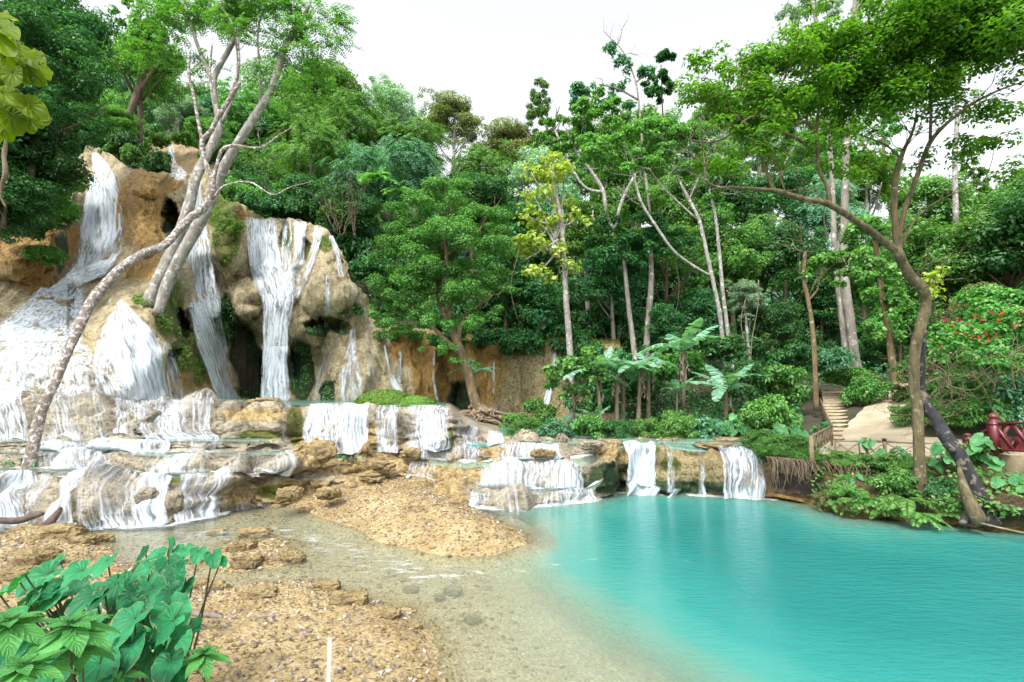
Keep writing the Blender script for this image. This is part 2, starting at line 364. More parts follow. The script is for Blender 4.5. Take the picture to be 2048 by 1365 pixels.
def fall_mat(name='falling_water', fu=11, fv=.45, tint=(.70, .76, .82)):
    m, nt, o = newmat(name); uv0 = N(nt, 'ShaderNodeUVMap').outputs[0]
    wv = N(nt, 'ShaderNodeVectorMath', operation='MULTIPLY'); wn = N(nt, 'ShaderNodeTexNoise'); wn.inputs['Scale'].default_value = 1.0; wn.inputs['Detail'].default_value = 3; L(nt, mapping(nt, uv0, (2.2, 1.6, 1)), wn.inputs['Vector']); L(nt, wn.outputs[1], wv.inputs[0]); wv.inputs[1].default_value = (.34, .5, 0)
    va = N(nt, 'ShaderNodeVectorMath', operation='ADD'); L(nt, uv0, va.inputs[0]); L(nt, wv.outputs[0], va.inputs[1]); uv = va.outputs[0]
    d = N(nt, 'ShaderNodeAttribute', attribute_name='dens').outputs['Fac']
    n1 = noise(nt, mapping(nt, uv, (fu, fv, 1)), 1, 5, .62)
    n3 = noise(nt, mapping(nt, uv, (fu * .28, fv * 1.6, 1)), 1, 5, .7)
    n4 = noise(nt, mapping(nt, uv, (fu * 2.2, fv * 5, 1)), 1, 3, .7)
    nn = math_(nt, 'ADD', math_(nt, 'ADD', math_(nt, 'MULTIPLY', n1, .55), math_(nt, 'MULTIPLY', n3, .3)), math_(nt, 'MULTIPLY', n4, .15))
    a = math_(nt, 'ADD', nn, math_(nt, 'MULTIPLY', math_(nt, 'SUBTRACT', d, .9), .34))
    al = ramp(nt, a, [(.36, (0, 0, 0)), (.45, (.30, .30, .30)), (.53, (.78, .78, .78)), (.62, (1, 1, 1))])
    df = N(nt, 'ShaderNodeBsdfDiffuse'); L(nt, ramp(nt, n1, [(.38, (.42, .50, .58)), (.54, tint)]), df.inputs[0])  # grey-blue streaks put shading into the water colour for depth
    tl = N(nt, 'ShaderNodeBsdfTranslucent'); tl.inputs[0].default_value = (*tint, 1)
    mm = N(nt, 'ShaderNodeMixShader'); mm.inputs[0].default_value = .25; L(nt, df.outputs[0], mm.inputs[1]); L(nt, tl.outputs[0], mm.inputs[2])
    L(nt, bump(nt, n1, .5, .05), df.inputs['Normal'])
    tr = N(nt, 'ShaderNodeBsdfTransparent')
    mx = N(nt, 'ShaderNodeMixShader'); L(nt, al, mx.inputs[0]); L(nt, tr.outputs[0], mx.inputs[1]); L(nt, mm.outputs[0], mx.inputs[2])
    L(nt, mx.outputs[0], o.inputs[0]); return m
M['fall'] = fall_mat('falling_water', 9, .7)
M['foamy'] = fall_mat('foaming_water', 8, 3.0)
M['fall_fine'] = fall_mat('falling_water_fine', 16, 1.1)
# ================================================================== SETTING
def sdf(poly, X, Y):
    """signed distance, positive inside"""
    poly = np.asarray(poly, float); d = np.full(X.shape, 1e9); ins = np.zeros(X.shape, bool); n = len(poly)
    for i in range(n):
        a, b = poly[i], poly[(i + 1) % n]; e = b - a; wx, wy = X - a[0], Y - a[1]
        t = np.clip((wx * e[0] + wy * e[1]) / (e @ e + 1e-12), 0, 1); d = np.minimum(d, (wx - e[0] * t) ** 2 + (wy - e[1] * t) ** 2)
        c = ((a[1] <= Y) != (b[1] <= Y)) & (X < (b[0] - a[0]) * (Y - a[1]) / (b[1] - a[1] + 1e-12) + a[0]); ins ^= c
    return np.where(ins, 1, -1) * np.sqrt(d)
def polyz(pts, z=0): p = np.array(pts, float); return atz(p[:, 0], p[:, 1], z)[:, :2]
P_BAR = polyz([(560, 1006), (600, 1022), (640, 1032), (700, 1058), (760, 1085), (850, 1105), (930, 1115), (1000, 1108), (1045, 1088), (1045, 1066), (1000, 1042), (965, 1026), (935, 1012), (930, 1004), (930, 985), (860, 960), (650, 965), (560, 985)])
P_FORE = polyz([(-900, 1080), (0, 1072), (70, 1056), (130, 1060), (215, 1083), (225, 1112), (300, 1140), (400, 1176), (500, 1166), (620, 1160), (690, 1180), (760, 1196), (830, 1215), (885, 1290), (905, 1365), (860, 1700), (800, 3500), (-4000, 3500)])
P_PATCH = polyz([(385, 1135), (420, 1098), (470, 1080), (560, 1074), (600, 1090), (590, 1132), (500, 1148), (430, 1150)])
P_DEEP = polyz([(1030, 1014), (1075, 1036), (1060, 1060), (1075, 1095), (1060, 1120), (1100, 1165), (1160, 1225), (1260, 1300), (1350, 1365), (1500, 1600), (3800, 1900), (3200, 1075), (2050, 1062), (1800, 1042), (1700, 1034), (1530, 994), (1420, 990), (1240, 982), (1180, 1003)])
def bed(X, Y):
    wob = .18 * n2(X * 1.3, Y * 1.3, 4, 3) + .05 * n2(X * 6, Y * 6, 3, 8)
    a = sdf(P_BAR, X, Y) + wob; b = sdf(P_FORE, X, Y) + wob; c = sdf(P_PATCH, X, Y) + wob * 1.5; d = sdf(P_DEEP, X, Y) + wob
    z = -.09 - .05 * n2(X * .8, Y * .8, 3, 4) - .10 * sstep(-1.6, -.1, d)
    z = z - 1.45 * sstep(-.2, 3.2, d) - .16 * sstep(-.4, .5, d)
    z = np.maximum(z, np.minimum(.10 + .42 * (1 - np.exp(-np.maximum(a, 0) * .9)), -.02 + a * .38) * (a > -.6) - 9 * (a <= -.6))
    z = np.maximum(z, np.minimum(.06 + .22 * (1 - np.exp(-np.maximum(b, 0) * .6)), -.02 + b * .30) * (b > -.6) - 9 * (b <= -.6))
    z = np.maximum(z, np.minimum(.045, -.03 + c * .2) * (c > -.6) - 9 * (c <= -.6))
    return z + .035 * n2(X * 2.5, Y * 2.5, 4, 6) + .012 * n2(X * 14, Y * 14, 2, 7)
def axis(a, b, s, lo, hi, k=8): return np.concatenate([np.linspace(lo, a, k, endpoint=False), np.arange(a, b, s), np.linspace(b, hi, k)])
xs = axis(-13, 13, .07, -30, 30); ys = axis(2.2, 13.9, .06, -8, 14.5, 6)
GX, GY = np.meshgrid(xs, ys); GZ = bed(GX, GY)
me = mesh_np('riverbed', np.stack([GX, GY, GZ], -1), grid_faces(*GX.shape), M['gravel'], smooth=True, attrs={'wet': sstep(.03, -.06, GZ)})
tag(link('riverbed', me), kind='structure')

# ---- terraces: one lofted sheet through foot / rim lines
PX = np.arange(-260, 1561, 3.5); NC = len(PX)
def lz(keys): k = np.array(keys, float); py = np.interp(PX, k[:, 0], k[:, 1]); z = np.interp(PX, k[:, 0], k[:, 2]); return atz(PX, py, z)
LN = [
 lz([(-260,1062,0),(0,1052,0),(150,1048,0),(260,1050,0),(350,1046,0),(400,1036,0),(455,1026,0),(500,1014,0),(560,1004,.06),(640,985,.15),(700,978,.28),(760,973,.35),(820,970,.35),(880,982,.2),(930,1010,0),(1000,1016,0),(1100,1008,0),(1190,998,0),(1240,981,0),(1330,986,0),(1420,990,0),(1540,996,0)]),
 lz([(-260,955,.9),(0,950,.9),(60,948,.9),(150,951,.9),(260,950,.88),(350,962,.8),(455,945,.86),(520,952,.66),(600,960,.52),(700,960,.48),(760,958,.48),(860,965,.4),(930,993,.16),(1000,995,.14),(1100,991,.15),(1190,984,.18),(1225,930,.9),(1240,898,1.1),(1330,895,1.12),(1380,903,1.04),(1440,906,1.0),(1520,922,.8),(1560,925,.78)]),
 lz([(-260,939,.92),(0,938,.92),(260,942,.9),(350,949,.83),(455,941,.88),(560,945,.74),(640,945,.6),(700,945,.55),(800,948,.52),(860,958,.42),(930,976,.2),(1000,978,.18),(1100,978,.18),(1170,977,.2),(1200,960,.4),(1225,925,.92),(1240,893,1.12),(1330,892,1.13),(1380,898,1.06),(1440,900,1.03),(1520,914,.86),(1560,916,.84)]),
 lz([(-260,912,1.15),(0,912,1.15),(260,914,1.13),(450,914,1.12),(560,912,1.06),(640,922,.87),(700,922,.82),(800,924,.77),(860,934,.62),(930,943,.52),(1000,936,.6),(1100,934,.62),(1170,939,.56),(1200,918,.82),(1225,905,1.02),(1240,891,1.13),(1330,890,1.14),(1380,894,1.09),(1440,895,1.07),(1520,906,.94),(1560,908,.9)]),
 lz([(-260,904,1.17),(0,904,1.17),(450,904,1.17),(560,902,1.15),(640,908,1.0),(700,913,.9),(800,915,.85),(860,918,.8),(930,924,.7),(1000,921,.72),(1100,920,.73),(1200,908,.92),(1240,889,1.14),(1330,888,1.15),(1440,891,1.1),(1540,900,1.0),(1560,900,1.0)]),
 lz([(-260,886,1.38),(0,886,1.38),(450,886,1.38),(560,888,1.32),(640,899,1.07),(700,907,.94),(800,906,.95),(850,896,1.06),(930,897,1.03),(1000,894,1.06),(1100,893,1.07),(1200,890,1.1),(1240,887,1.15),(1330,886,1.16),(1440,888,1.14),(1560,893,1.07)]),
 lz([(-260,881,1.41),(0,881,1.41),(230,881,1.41),(450,879,1.42),(560,876,1.44),(610,893,1.15),(650,905,.96),(700,905,.955),(880,904,.955),(930,891,1.09),(1000,888,1.12),(1100,886,1.13),(1200,884,1.15),(1330,884,1.16),(1440,885,1.15),(1560,888,1.12)]),
 lz([(-260,802,2.35),(0,802,2.35),(230,805,2.3),(450,805,2.3),(500,811,2.2),(610,815,2.15),(750,815,2.15),(870,817,2.12),(900,822,2.05),(925,848,1.66),(960,864,1.38),(1000,876,1.24),(1040,880,1.18),(1130,881,1.17),(1330,881,1.17),(1440,881,1.17),(1560,882,1.16)]),
]
back = LN[7].copy(); back[:, 1] += np.interp(PX, [-260, 900, 1000, 1560], [10, 10, 9, 6]); back[:, 0] *= back[:, 1] / LN[7][:, 1]; back[:, 2] -= .12
LN.append(back)
below = LN[0].copy(); below[:, 2] -= .5; LN.insert(0, below)          # LN[k+1] is line k
for k, sc_ in ((2, 0), (4, 1), (6, 2)):                                # scalloped rims, each with its own foot
    s = .30 * n2(PX * .006 + 5 * sc_, PX * 0 + sc_, 3, 21 + sc_)
    amp = np.interp(PX, [-260, 1150, 1240, 1560], [1, 1, .35, .35])
    LN[k][:, 1] += s * amp; LN[k][:, 0] += s * amp * (PX - 1024) / 1000
    if k < 6: LN[k - 1][:, 1] += s * amp * (0 if k == 2 else 1)
SEC = [4, 22, 10, 16, 8, 14, 8, 46, 16]; rows = []; RI = [0]
def loftrow(a, b, t, k):
    p = a * (1 - t) + b * t
    if k in (1, 3, 5, 7):
        ty = t ** 1.0; p = p.copy()
        h = np.abs(b[:, 2] - a[:, 2]); steep = np.interp(PX, [-260, 230, 300, 620, 900, 950], [0, 0, .6, 1, 1, 0]) if k == 7 else 1.0
        p[:, 1] = a[:, 1] * (1 - t ** 2.2) + b[:, 1] * t ** 2.2 - (.10 * h * math.sin(math.pi * t)) * steep
        if k == 7: p[:, 1] = np.where(PX < 300, (a * (1 - t) + b * t)[:, 1], p[:, 1])
    return p
for k, n in enumerate(SEC):
    for i in range(n): rows.append(loftrow(LN[k], LN[k + 1], i / n, k))
    RI.append(len(rows))
rows.append(LN[-1]); G0 = np.array(rows); NR = len(rows)
def normals(G):
    a = np.gradient(G, axis=0); b = np.gradient(G, axis=1); n = np.cross(b, a); n /= np.linalg.norm(n, axis=-1, keepdims=True) + 1e-9
    return n
NM = normals(G0)
NM = np.where((NM[..., 1:2] > .3) | (NM[..., 2:3] < -.2), -NM, NM)
ri = np.arange(NR)
isrise = np.zeros(NR)
for k in (1, 3, 5, 7): isrise[RI[k]:RI[k + 1]] = 1
isrise = np.convolve(np.pad(isrise, 2, mode='edge'), np.ones(5) / 5, 'valid')
farpool = sstep(1225, 1260, PX)[None] * (ri >= RI[2] + 2)[:, None]
amp = (.05 + .16 * isrise)[:, None] * (1 - .85 * farpool); amp[RI[8]:] *= .3
PXg = np.broadcast_to(PX[None], (NR, NC))
amp = amp * (1 + .15 * sstep(480, 560, PXg) * sstep(960, 860, PXg) * (ri < RI[6])[:, None])
low = fbm(G0 * np.array([1.0, 1.0, 1.3]), 3, 31) * amp * 1.2 + (np.abs(fbm(G0 * np.array([1.3, .5, 1.1]) + 7, 2, 39)) * 2.2 - .45) * amp * 2.0
lump = (1 - np.abs(fbm(G0 * 2.0, 3, 35)) * 1.6) ** 2 - .5
fr_ = np.mod(G0[..., 2] / .24 + .9 * fbm(G0 * np.array([.7, .7, .7]), 2, 41), 1.0); ledge = np.sqrt(np.clip(1 - fr_ ** 2, 0, 1)) - .6
strat = fbm(G0 * np.array([2.2, 2.2, 11]), 3, 37)
fine = lump * amp * .50 + fbm(G0 * 6.5, 3, 33) * amp * .45 + strat * amp * .35 + ledge * isrise[:, None] * np.where((ri >= RI[7])[:, None], .20, .09)
GL = G0 + NM * low[..., None]; G1 = GL + NM * fine[..., None]
ZR = ri[:, None]
# paint: ochre in the middle, brown dark rock and painted cave shade by the right pool, moss on parts
def blob(px, py_row, cx, cy, rx, ry): return np.clip(1.3 - ((px - cx) / rx) ** 2 - ((py_row - cy) / ry) ** 2, 0, 1)
dd = G1 - np.array([0, 0, EYE]); zc = dd[..., 1] * cp + dd[..., 2] * sp; PYg = 682.5 - F_PX * (-dd[..., 1] * sp + dd[..., 2] * cp) / zc; PXr = 1024 + F_PX * dd[..., 0] / zc
oc = np.zeros((NR, NC)); mo = oc.copy(); dk = oc.copy()
for b in ((700,900,120,60),(820,950,160,40),(600,985,160,26),(640,890,60,30),(1000,905,40,14),(520,830,90,16),(560,1000,120,16),(1240,905,60,18),(800,1000,150,60),(900,930,90,18)): oc = np.maximum(oc, blob(PXr, PYg, *b))
for b in ((560,985,60,18),(520,870,60,12),(1280,900,50,14),(590,850,20,50),(1340,930,25,20),(900,880,10,30),(350,960,30,8)): mo = np.maximum(mo, .8 * blob(PXr, PYg, *b))
for b in ((1210,955,42,34),(1300,975,240,16),(885,895,10,12),(1150,955,30,14)): dk = np.maximum(dk, .85 * blob(PXr, PYg, *b))  # dark blobs paint the shade of the little cave and recesses
oc = np.maximum(oc, .55 * sstep(1160, 1230, PXg)); dk = np.maximum(dk, .42 * sstep(1195, 1225, PXg) * (ri < RI[2])[:, None] * sstep(1.5, .4, G1[..., 2]))
mo = np.maximum(mo, .40 * sstep(1195, 1225, PXg) * (ri < RI[2] + 4)[:, None])
me = mesh_np('travertine_terraces', G1, grid_faces(NR, NC), M['rock'], smooth=True, cols=np.stack([oc, mo, dk], -1).reshape(-1, 3))
tag(link('travertine_terraces', me), kind='structure')

# ---- thin water lying on the treads
def subgrid(G, r0, r1, c0, c1): return G[r0:r1 + 1, c0:c1 + 1]
def col(px): return int(np.clip(round((px + 260) / 3.5), 0, NC - 1))
wV, wF, wd, wf, off = [], [], [], [], 0
for k, rngs, dep in ((2, ((-260, 470), (905, 1215)), .16), (4, ((-260, 610), (830, 1215)), .2), (6, ((-260, 560), (645, 985), (985, 1215)), .25), (8, ((-260, 893), (1000, 1560)), .38)):
    for a, b in rngs:
        c0, c1 = col(a), col(b); r0, r1 = RI[k] + 1, RI[k + 1]
        S = subgrid(G0, r0, min(r1, NR - 1), c0, c1).copy(); S[..., 2] += .03
        fadep = np.minimum(np.arange(c1 - c0 + 1), np.arange(c1 - c0 + 1)[::-1]) / 6.0
        S[..., 2] -= .12 * (1 - np.clip(fadep, 0, 1))[None] * (0 if k == 8 else 1)
        t = np.linspace(0, 1, S.shape[0])[:, None]
        wV.append(S.reshape(-1, 3)); wF.append(grid_faces(S.shape[0], S.shape[1], off)); off += S.shape[0] * S.shape[1]
        dv = dep * (3.2 if (k == 6 and a == 645) else 1) * (1 if k < 8 else 1.0)
        wd.append(np.full(S.shape[:2], dv).ravel()); wf.append(np.broadcast_to((sstep(.35, 1, t) * (.62 if k < 8 else 0) + .18 * (k < 6)), S.shape[:2]).ravel())
c0, c1 = col(1236), col(1560)
S = subgrid(G0, RI[2] - 1, RI[8], c0, c1).copy(); S[..., 2] += .05
wV.append(S.reshape(-1, 3)); wF.append(grid_faces(S.shape[0], S.shape[1], off)); wd.append(np.full(S.shape[:2], .35).ravel()); wf.append(np.zeros(S.shape[:2]).ravel())
me = mesh_np('terrace_water', np.concatenate(wV), np.concatenate(wF), M['water'], smooth=True, attrs={'depth': np.concatenate(wd), 'foam': np.concatenate(wf)})
tag(link('terrace_water', me), kind='structure')

# ---- main pool and stream surface at z = 0
xs = axis(-13, 16, .11, -30, 34, 6); ys = axis(2.2, 13.9, .10, -6, 14.3, 4); WX, WY = np.meshgrid(xs, ys); WB = bed(WX, WY)
foot = LN[1]; fy = np.interp(WX, foot[:, 0], foot[:, 1]); df = fy - WY
on = np.zeros_like(WX)
fpx = 1024 + 1000 * WX / np.maximum(WY, 1)
for a, b, s in ((0, 110, 1), (150, 470, 1), (935, 1200, 1), (1225, 1320, 1.1), (1370, 1540, 1)): on = np.maximum(on, s * sstep(a - 14, a, fpx) * sstep(b + 14, b, fpx))
foam = on * np.exp(-np.clip(df, 0, 9) * 2.2) * 1.15
bX, bY = [atz(q, r, 0)[:2] for q, r in [(0, 0)]] if False else (0, 0)
def near_line(pts, wd_):
    p = polyz(pts); d = np.full(WX.shape, 1e9)
    for a, b in zip(p[:-1], p[1:]):
        e = b - a; t = np.clip(((WX - a[0]) * e[0] + (WY - a[1]) * e[1]) / (e @ e), 0, 1); d = np.minimum(d, np.hypot(WX - a[0] - e[0] * t, WY - a[1] - e[1] * t))
    return np.exp(-(d / wd_) ** 2)
foam = np.maximum(foam, .54 * near_line([(380, 1075), (520, 1060), (640, 1080), (760, 1128), (900, 1155)], 1.05))
foam = np.maximum(foam, .52 * near_line([(900, 1150), (1050, 1140), (1180, 1120)], .28))
foam = np.maximum(foam, .48 * near_line([(1180, 1112), (1290, 1130), (1380, 1122)], .2))
me = mesh_np('pool_water', np.stack([WX, WY, 0 * WX], -1), grid_faces(*WX.shape), M['water'], smooth=True, attrs={'depth': np.maximum(-WB, 0), 'foam': foam})
tag(link('pool_water', me), kind='structure')

# ---- hillside and forest floor
AT = [-1.3, -.9, -.7, -.5, -.3, -.1, .1, .3, .5, .65, .85, 1.3]
YT = [11, 13, 15, 18, 22, 24, 28, 35, 45, 60, 90, 200]
ZT = np.array([
 [1.0,1.0,1.2,3,7,11,16,22,30,42,60,90],[-1,-1,0,0,6,12,16.5,20,27,38,55,85],[-1,-1,0,0,5,8,14,18,25,36,52,80],
 [-1,-1,0,0,0,4,11,14,20,31,46,75],[-1,-1,0,0,0,2,8.5,12,18,28,42,70],[-1,-1,0,.3,1.4,3.6,6,9.5,15,23,35,60],
 [-1,-1,.4,1.1,2.0,3.6,5.5,8.5,13,20,30,55],[-1,-1,.9,1.5,2.2,2.8,4,7,12,19,28,50],[-1,0,1.2,1.75,2.4,2.9,3.8,6,10,17,26,48],
 [-1,1.0,1.15,1.72,2.45,2.75,3.4,5.5,9,15,24,45],[.3,1.0,1.75,2.55,3.2,3.6,5,7.5,12,18,28,48],[.9,1.0,2.3,3.6,4.6,5.2,7,10,15,22,32,50]])
def interp2(a, y):
    a = np.clip(a, AT[0], AT[-1]); y = np.clip(y, YT[0], YT[-1])
    out = np.zeros(np.broadcast(a, y).shape); ia = np.clip(np.searchsorted(AT, a) - 1, 0, len(AT) - 2); iy = np.clip(np.searchsorted(YT, y) - 1, 0, len(YT) - 2)
    A = np.array(AT); Yt = np.array(YT, float); ta = (a - A[ia]) / (A[ia + 1] - A[ia]); ty = (y - Yt[iy]) / (Yt[iy + 1] - Yt[iy])
    return (ZT[ia, iy] * (1 - ta) + ZT[ia + 1, iy] * ta) * (1 - ty) + (ZT[ia, iy + 1] * (1 - ta) + ZT[ia + 1, iy + 1] * ta) * ty
def hill(X, Y):
    X = np.asarray(X, float); Y = np.asarray(Y, float); z = interp2(X / np.maximum(Y, 1), Y)
    px = 1024 + 1000 * X / Y
    wob = (.25 + .02 * Y) * n2(X * .35, Y * .35, 4, 51)
    flat = sstep(1590, 1620, px) * sstep(1900, 1840, px) * sstep(23, 20, Y)
    return z + wob * (1 - flat) * sstep(12, 20, Y)
A_ = np.linspace(-1.6, 1.6, 260); YY = np.concatenate([np.linspace(12.6, 30, 110), np.linspace(30.5, 60, 60), np.linspace(62, 220, 50)])
HA, HY = np.meshgrid(A_, YY); HX = HA * HY; HZ = hill(HX, HY)
HZ = np.where((HA < .52) & (HY < 15.4), -1.2, HZ)
# wide ground under everything
me = mesh_np('ground', [[-900, -900, -2.4], [900, -900, -2.4], [900, 900, -2.4], [-900, 900, -2.4]], [[0, 1, 2, 3]], M['forest'])
tag(link('ground', me), kind='structure')

# ---- right bank: steep earth front, flat top
BX = np.arange(1518, 2500, 4.0); nb = len(BX)
def bz(keys): k = np.array(keys, float); return atz(BX, np.interp(BX, k[:, 0], k[:, 1]), np.interp(BX, k[:, 0], k[:, 2]))
B0 = bz([(1518,1000,-.4),(1620,1020,-.4),(1700,1043,-.4),(1800,1050,-.4),(1900,1062,-.4),(2048,1080,-.4),(2500,1120,-.4)])
B1 = bz([(1518,994,0),(1620,1012,0),(1700,1034,0),(1800,1043,0),(1900,1053,0),(2048,1068,0),(2500,1105,0)])
B2 = bz([(1518,948,.55),(1600,960,.55),(1640,985,.35),(1700,1012,.28),(1800,1000,.45),(1900,1005,.5),(2048,1010,.6),(2500,1050,.6)])
B3 = bz([(1518,912,.90),(1600,914,.90),(1700,928,.90),(1800,925,.92),(1900,930,.92),(2048,935,.95),(2500,960,.95)])
B4 = bz([(1518,900,.98),(1600,905,1.0),(1700,905,1.0),(1800,906,1.0),(1900,908,1.0),(2048,912,1.0),(2500,930,1.0)])
B5 = B4.copy(); B5[:, 1] += 1.6; B5[:, 0] *= B5[:, 1] / B4[:, 1]; B5[:, 2] = 1.0
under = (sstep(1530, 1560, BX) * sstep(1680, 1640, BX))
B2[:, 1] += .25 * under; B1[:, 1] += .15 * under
rows = []
for a, b, n in ((B0, B1, 4), (B1, B2, 16), (B2, B3, 18), (B3, B4, 8), (B4, B5, 8)):
    for i in range(n): rows.append(a * (1 - i / n) + b * i / n)
rows.append(B5); BG = np.array(rows); bn = normals(BG); bn = np.where((bn[..., 1:2] > .3) | (bn[..., 2:3] < -.2), -bn, bn)
ba = np.concatenate([np.full(4, .1), np.full(34, .2), np.linspace(.15, .03, 8), np.linspace(.03, .0, 9)])[:, None]
BG1 = BG + bn * (fbm(BG * np.array([1.2, 1.2, 3.0]), 4, 61) * ba * 1.5 + fbm(BG * np.array([4, 4, 9]), 3, 62) * ba * .45)[..., None]
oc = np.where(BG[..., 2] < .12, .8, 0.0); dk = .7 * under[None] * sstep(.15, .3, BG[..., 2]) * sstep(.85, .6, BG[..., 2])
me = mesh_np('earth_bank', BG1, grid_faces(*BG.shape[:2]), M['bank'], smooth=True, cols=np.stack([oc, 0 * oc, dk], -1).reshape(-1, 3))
tag(link('earth_bank', me), kind='structure')

# ---- path: sheet 6 mm over the hill, with its own soft outline
def ribbon_ground(name, cl, mat, z0=.012):
    """cl: list of (px,Y,halfwidth m)"""
    k = np.array(cl, float); n = 60; t = np.linspace(0, len(k) - 1, n); px = np.interp(t, range(len(k)), k[:, 0]); Y = np.interp(t, range(len(k)), k[:, 1]); hw = np.interp(t, range(len(k)), k[:, 2])
    c = np.stack([(px - 1024) / 1000 * Y, Y], -1); d = np.gradient(c, axis=0); d /= np.linalg.norm(d, axis=1)[:, None]; nrm = np.stack([-d[:, 1], d[:, 0]], -1)
    s = np.linspace(-1, 1, 15); jag = 1 + .12 * n2(np.arange(n) * .4, np.zeros(n), 3, 77)
    X = c[:, None, 0] + nrm[:, None, 0] * s[None] * (hw * jag)[:, None]; Yy = c[:, None, 1] + nrm[:, None, 1] * s[None] * (hw * jag)[:, None]
    Z = np.maximum(hill(X, Yy), 1.0) + z0 + .03 * (1 - np.abs(s[None]) ** 4) - .03
    Z = Z + .03
    return link(name, mesh_np(name, np.stack([X, Yy, Z], -1), grid_faces(n, 15), mat, smooth=True))
def ground_z(X, Y): return float(hill(np.array([X]), np.array([Y]))[0])
tag(ribbon_ground('dirt_path', [(1600, 13.6, .9), (1700, 13.7, 1.35), (1760, 13.6, 1.2), (1880, 13.2, .8), (2048, 12.9, .7), (2300, 12.8, .9)], M['path'], .02), kind='structure')
tag(ribbon_ground('side_path', [(1750, 14.0, .8), (1752, 15.2, .95), (1758, 16.8, .75), (1778, 18.5, .55), (1805, 20, .45), (1820, 21, .35)], M['path'], .045), kind='structure')
# ================================================================== CLIFF (relief with real depth)
CP = np.array([
 (-320,830,14.0),(-320,700,15.5),(-320,580,17.5),(-320,430,19),(0,830,14.3),(150,830,14.3),(300,806,15.0),(440,815,19.6),(0,700,16),(150,700,16),(290,700,16.8),(400,775,19.2),
 (0,590,18.6),(100,575,20),(250,605,18.3),(330,625,18.6),(350,700,17.6),(350,560,20),(300,500,22.0),(290,400,23.2),(270,350,24.5),(250,560,20.6),
 (200,310,27),(200,450,25),(185,540,22.5),(100,570,20.3),(50,450,20.8),(50,545,19.6),(-200,480,18.6),(140,460,22),
 (395,440,26),(410,560,25),(430,690,23.8),(460,800,22.8),(450,420,25.2),(450,520,24.2),(380,380,27),
 (540,435,28),(540,550,26.6),(560,620,25.8),(500,800,26.5),(600,800,26),(640,520,26.2),(660,600,25),(710,600,25.5),(620,640,25.2),(640,690,26),(620,770,26),
 (710,700,24.4),(700,790,23.2),(760,760,23.8),(660,460,27.5),(740,650,25.5),(800,700,24.4),(800,800,23.3),(850,790,23.4),(900,700,25),(950,790,23.8),(1000,720,24.4),(1100,700,24.2),(1100,800,23.6),(1220,750,23.8),(1220,840,23)], float)
def _phi(r): return np.sqrt(r * r + 900)
_A = CP[:, :2]; _n = len(CP); _K = _phi(np.linalg.norm(_A[:, None] - _A[None], axis=-1)); _S = np.zeros((_n + 3, _n + 3))
_S[:_n, :_n] = _K + np.eye(_n) * 2.0; _S[:_n, _n] = 1; _S[:_n, _n + 1:] = _A / 1000; _S[_n, :_n] = 1; _S[_n + 1:, :_n] = _A.T / 1000
_W = np.linalg.solve(_S, np.concatenate([CP[:, 2], np.zeros(3)]))
BUL = [  # cx, cy, rx, ry, metres outwards (negative = hollow)
 (488,600,42,52,1.5),(545,575,48,50,.9),(505,640,38,28,.7),(655,585,60,62,1.6),(700,620,45,60,.9),(612,676,34,44,1.0),(640,520,30,40,.7),(660,480,45,40,.4),
 (700,760,52,72,1.3),(745,730,50,80,.7),(690,680,26,34,.5),(820,745,42,80,.6),(868,760,26,50,.8),(775,790,30,35,.8),(940,740,40,60,.5),(1010,760,40,70,.4),(848,700,24,60,-.4),(905,760,30,70,-1.0),
 (262,690,88,120,1.4),(330,600,50,60,.6),(285,475,36,48,1.0),(270,520,22,40,.5),(300,370,50,30,.7),(250,590,70,30,.6),(410,640,40,70,.9),(385,720,40,60,.6),
 (450,440,34,50,.6),(440,590,22,60,.5),(435,330,20,20,.4),(60,700,80,60,.5),(150,760,60,50,.6),(20,790,60,40,.5),(90,620,60,30,.5),(60,500,50,50,.4),(20,540,60,25,.6),
 (640,750,22,40,-.5),(730,600,18,40,-.3)]
CAV = [(490,722,36,84,-.9),(520,770,40,60,-.4),(600,738,22,62,-.8),(650,652,46,16,-1.0),(655,790,18,32,-.9),(342,440,17,46,-1.8),(368,650,14,34,-1.0),(350,712,14,12,-.6),(572,470,8,34,-.6),(607,505,9,30,-.6),(600,560,10,24,-.5),
 (928,800,30,40,-1.2),(880,740,10,60,-.5),]
def depth(px, py, lowonly=True):
    px = np.asarray(px, float); py = np.asarray(py, float); shp = np.broadcast(px, py).shape
    P = np.stack([np.broadcast_to(px, shp).ravel(), np.broadcast_to(py, shp).ravel()], -1); out = np.zeros(len(P))
    for i in range(0, len(P), 20000):
        Q = P[i:i + 20000]; out[i:i + 20000] = _phi(np.linalg.norm(Q[:, None] - _A[None], axis=-1)) @ _W[:_n] + _W[_n] + (Q / 1000) @ _W[_n + 1:]
    D = out.reshape(shp)
    wx = px + 14 * n2(px * .02, py * .02, 3, 91); wy = py + 12 * n2(px * .02 + 9, py * .02, 3, 92)
    for cx, cy, rx, ry, a in BUL:
        r = ((wx - cx) / rx) ** 2 + ((wy - cy) / ry) ** 2; D = D - a * np.clip(1 - r, 0, 1) ** .85
    for cx, cy, rx, ry, a in CAV:
        top = np.where(wy < cy, 1.0, .8); r = np.sqrt(((wx - cx) / rx) ** 2 + ((wy - cy) / (ry * top)) ** 2); D = D - a * sstep(1.08, .72, r)
    return D
TOP = np.array([(-320,400),(-100,420),(0,430),(100,440),(135,430),(150,330),(172,293),(200,298),(240,322),(270,342),(300,346),(340,352),(352,362),(372,352),(400,340),(430,345),(445,400),(480,413),(490,424),(560,436),(600,440),(640,449),(662,468),(690,520),(700,560),(735,600),(745,640),(775,652),(870,662),(900,675),(1000,685),(1240,690)], float)
BOT = np.array([(-320,830),(230,830),(900,832),(940,855),(1240,875)], float)
cx_ = np.arange(-320, 1241, 2.6); nr = 230
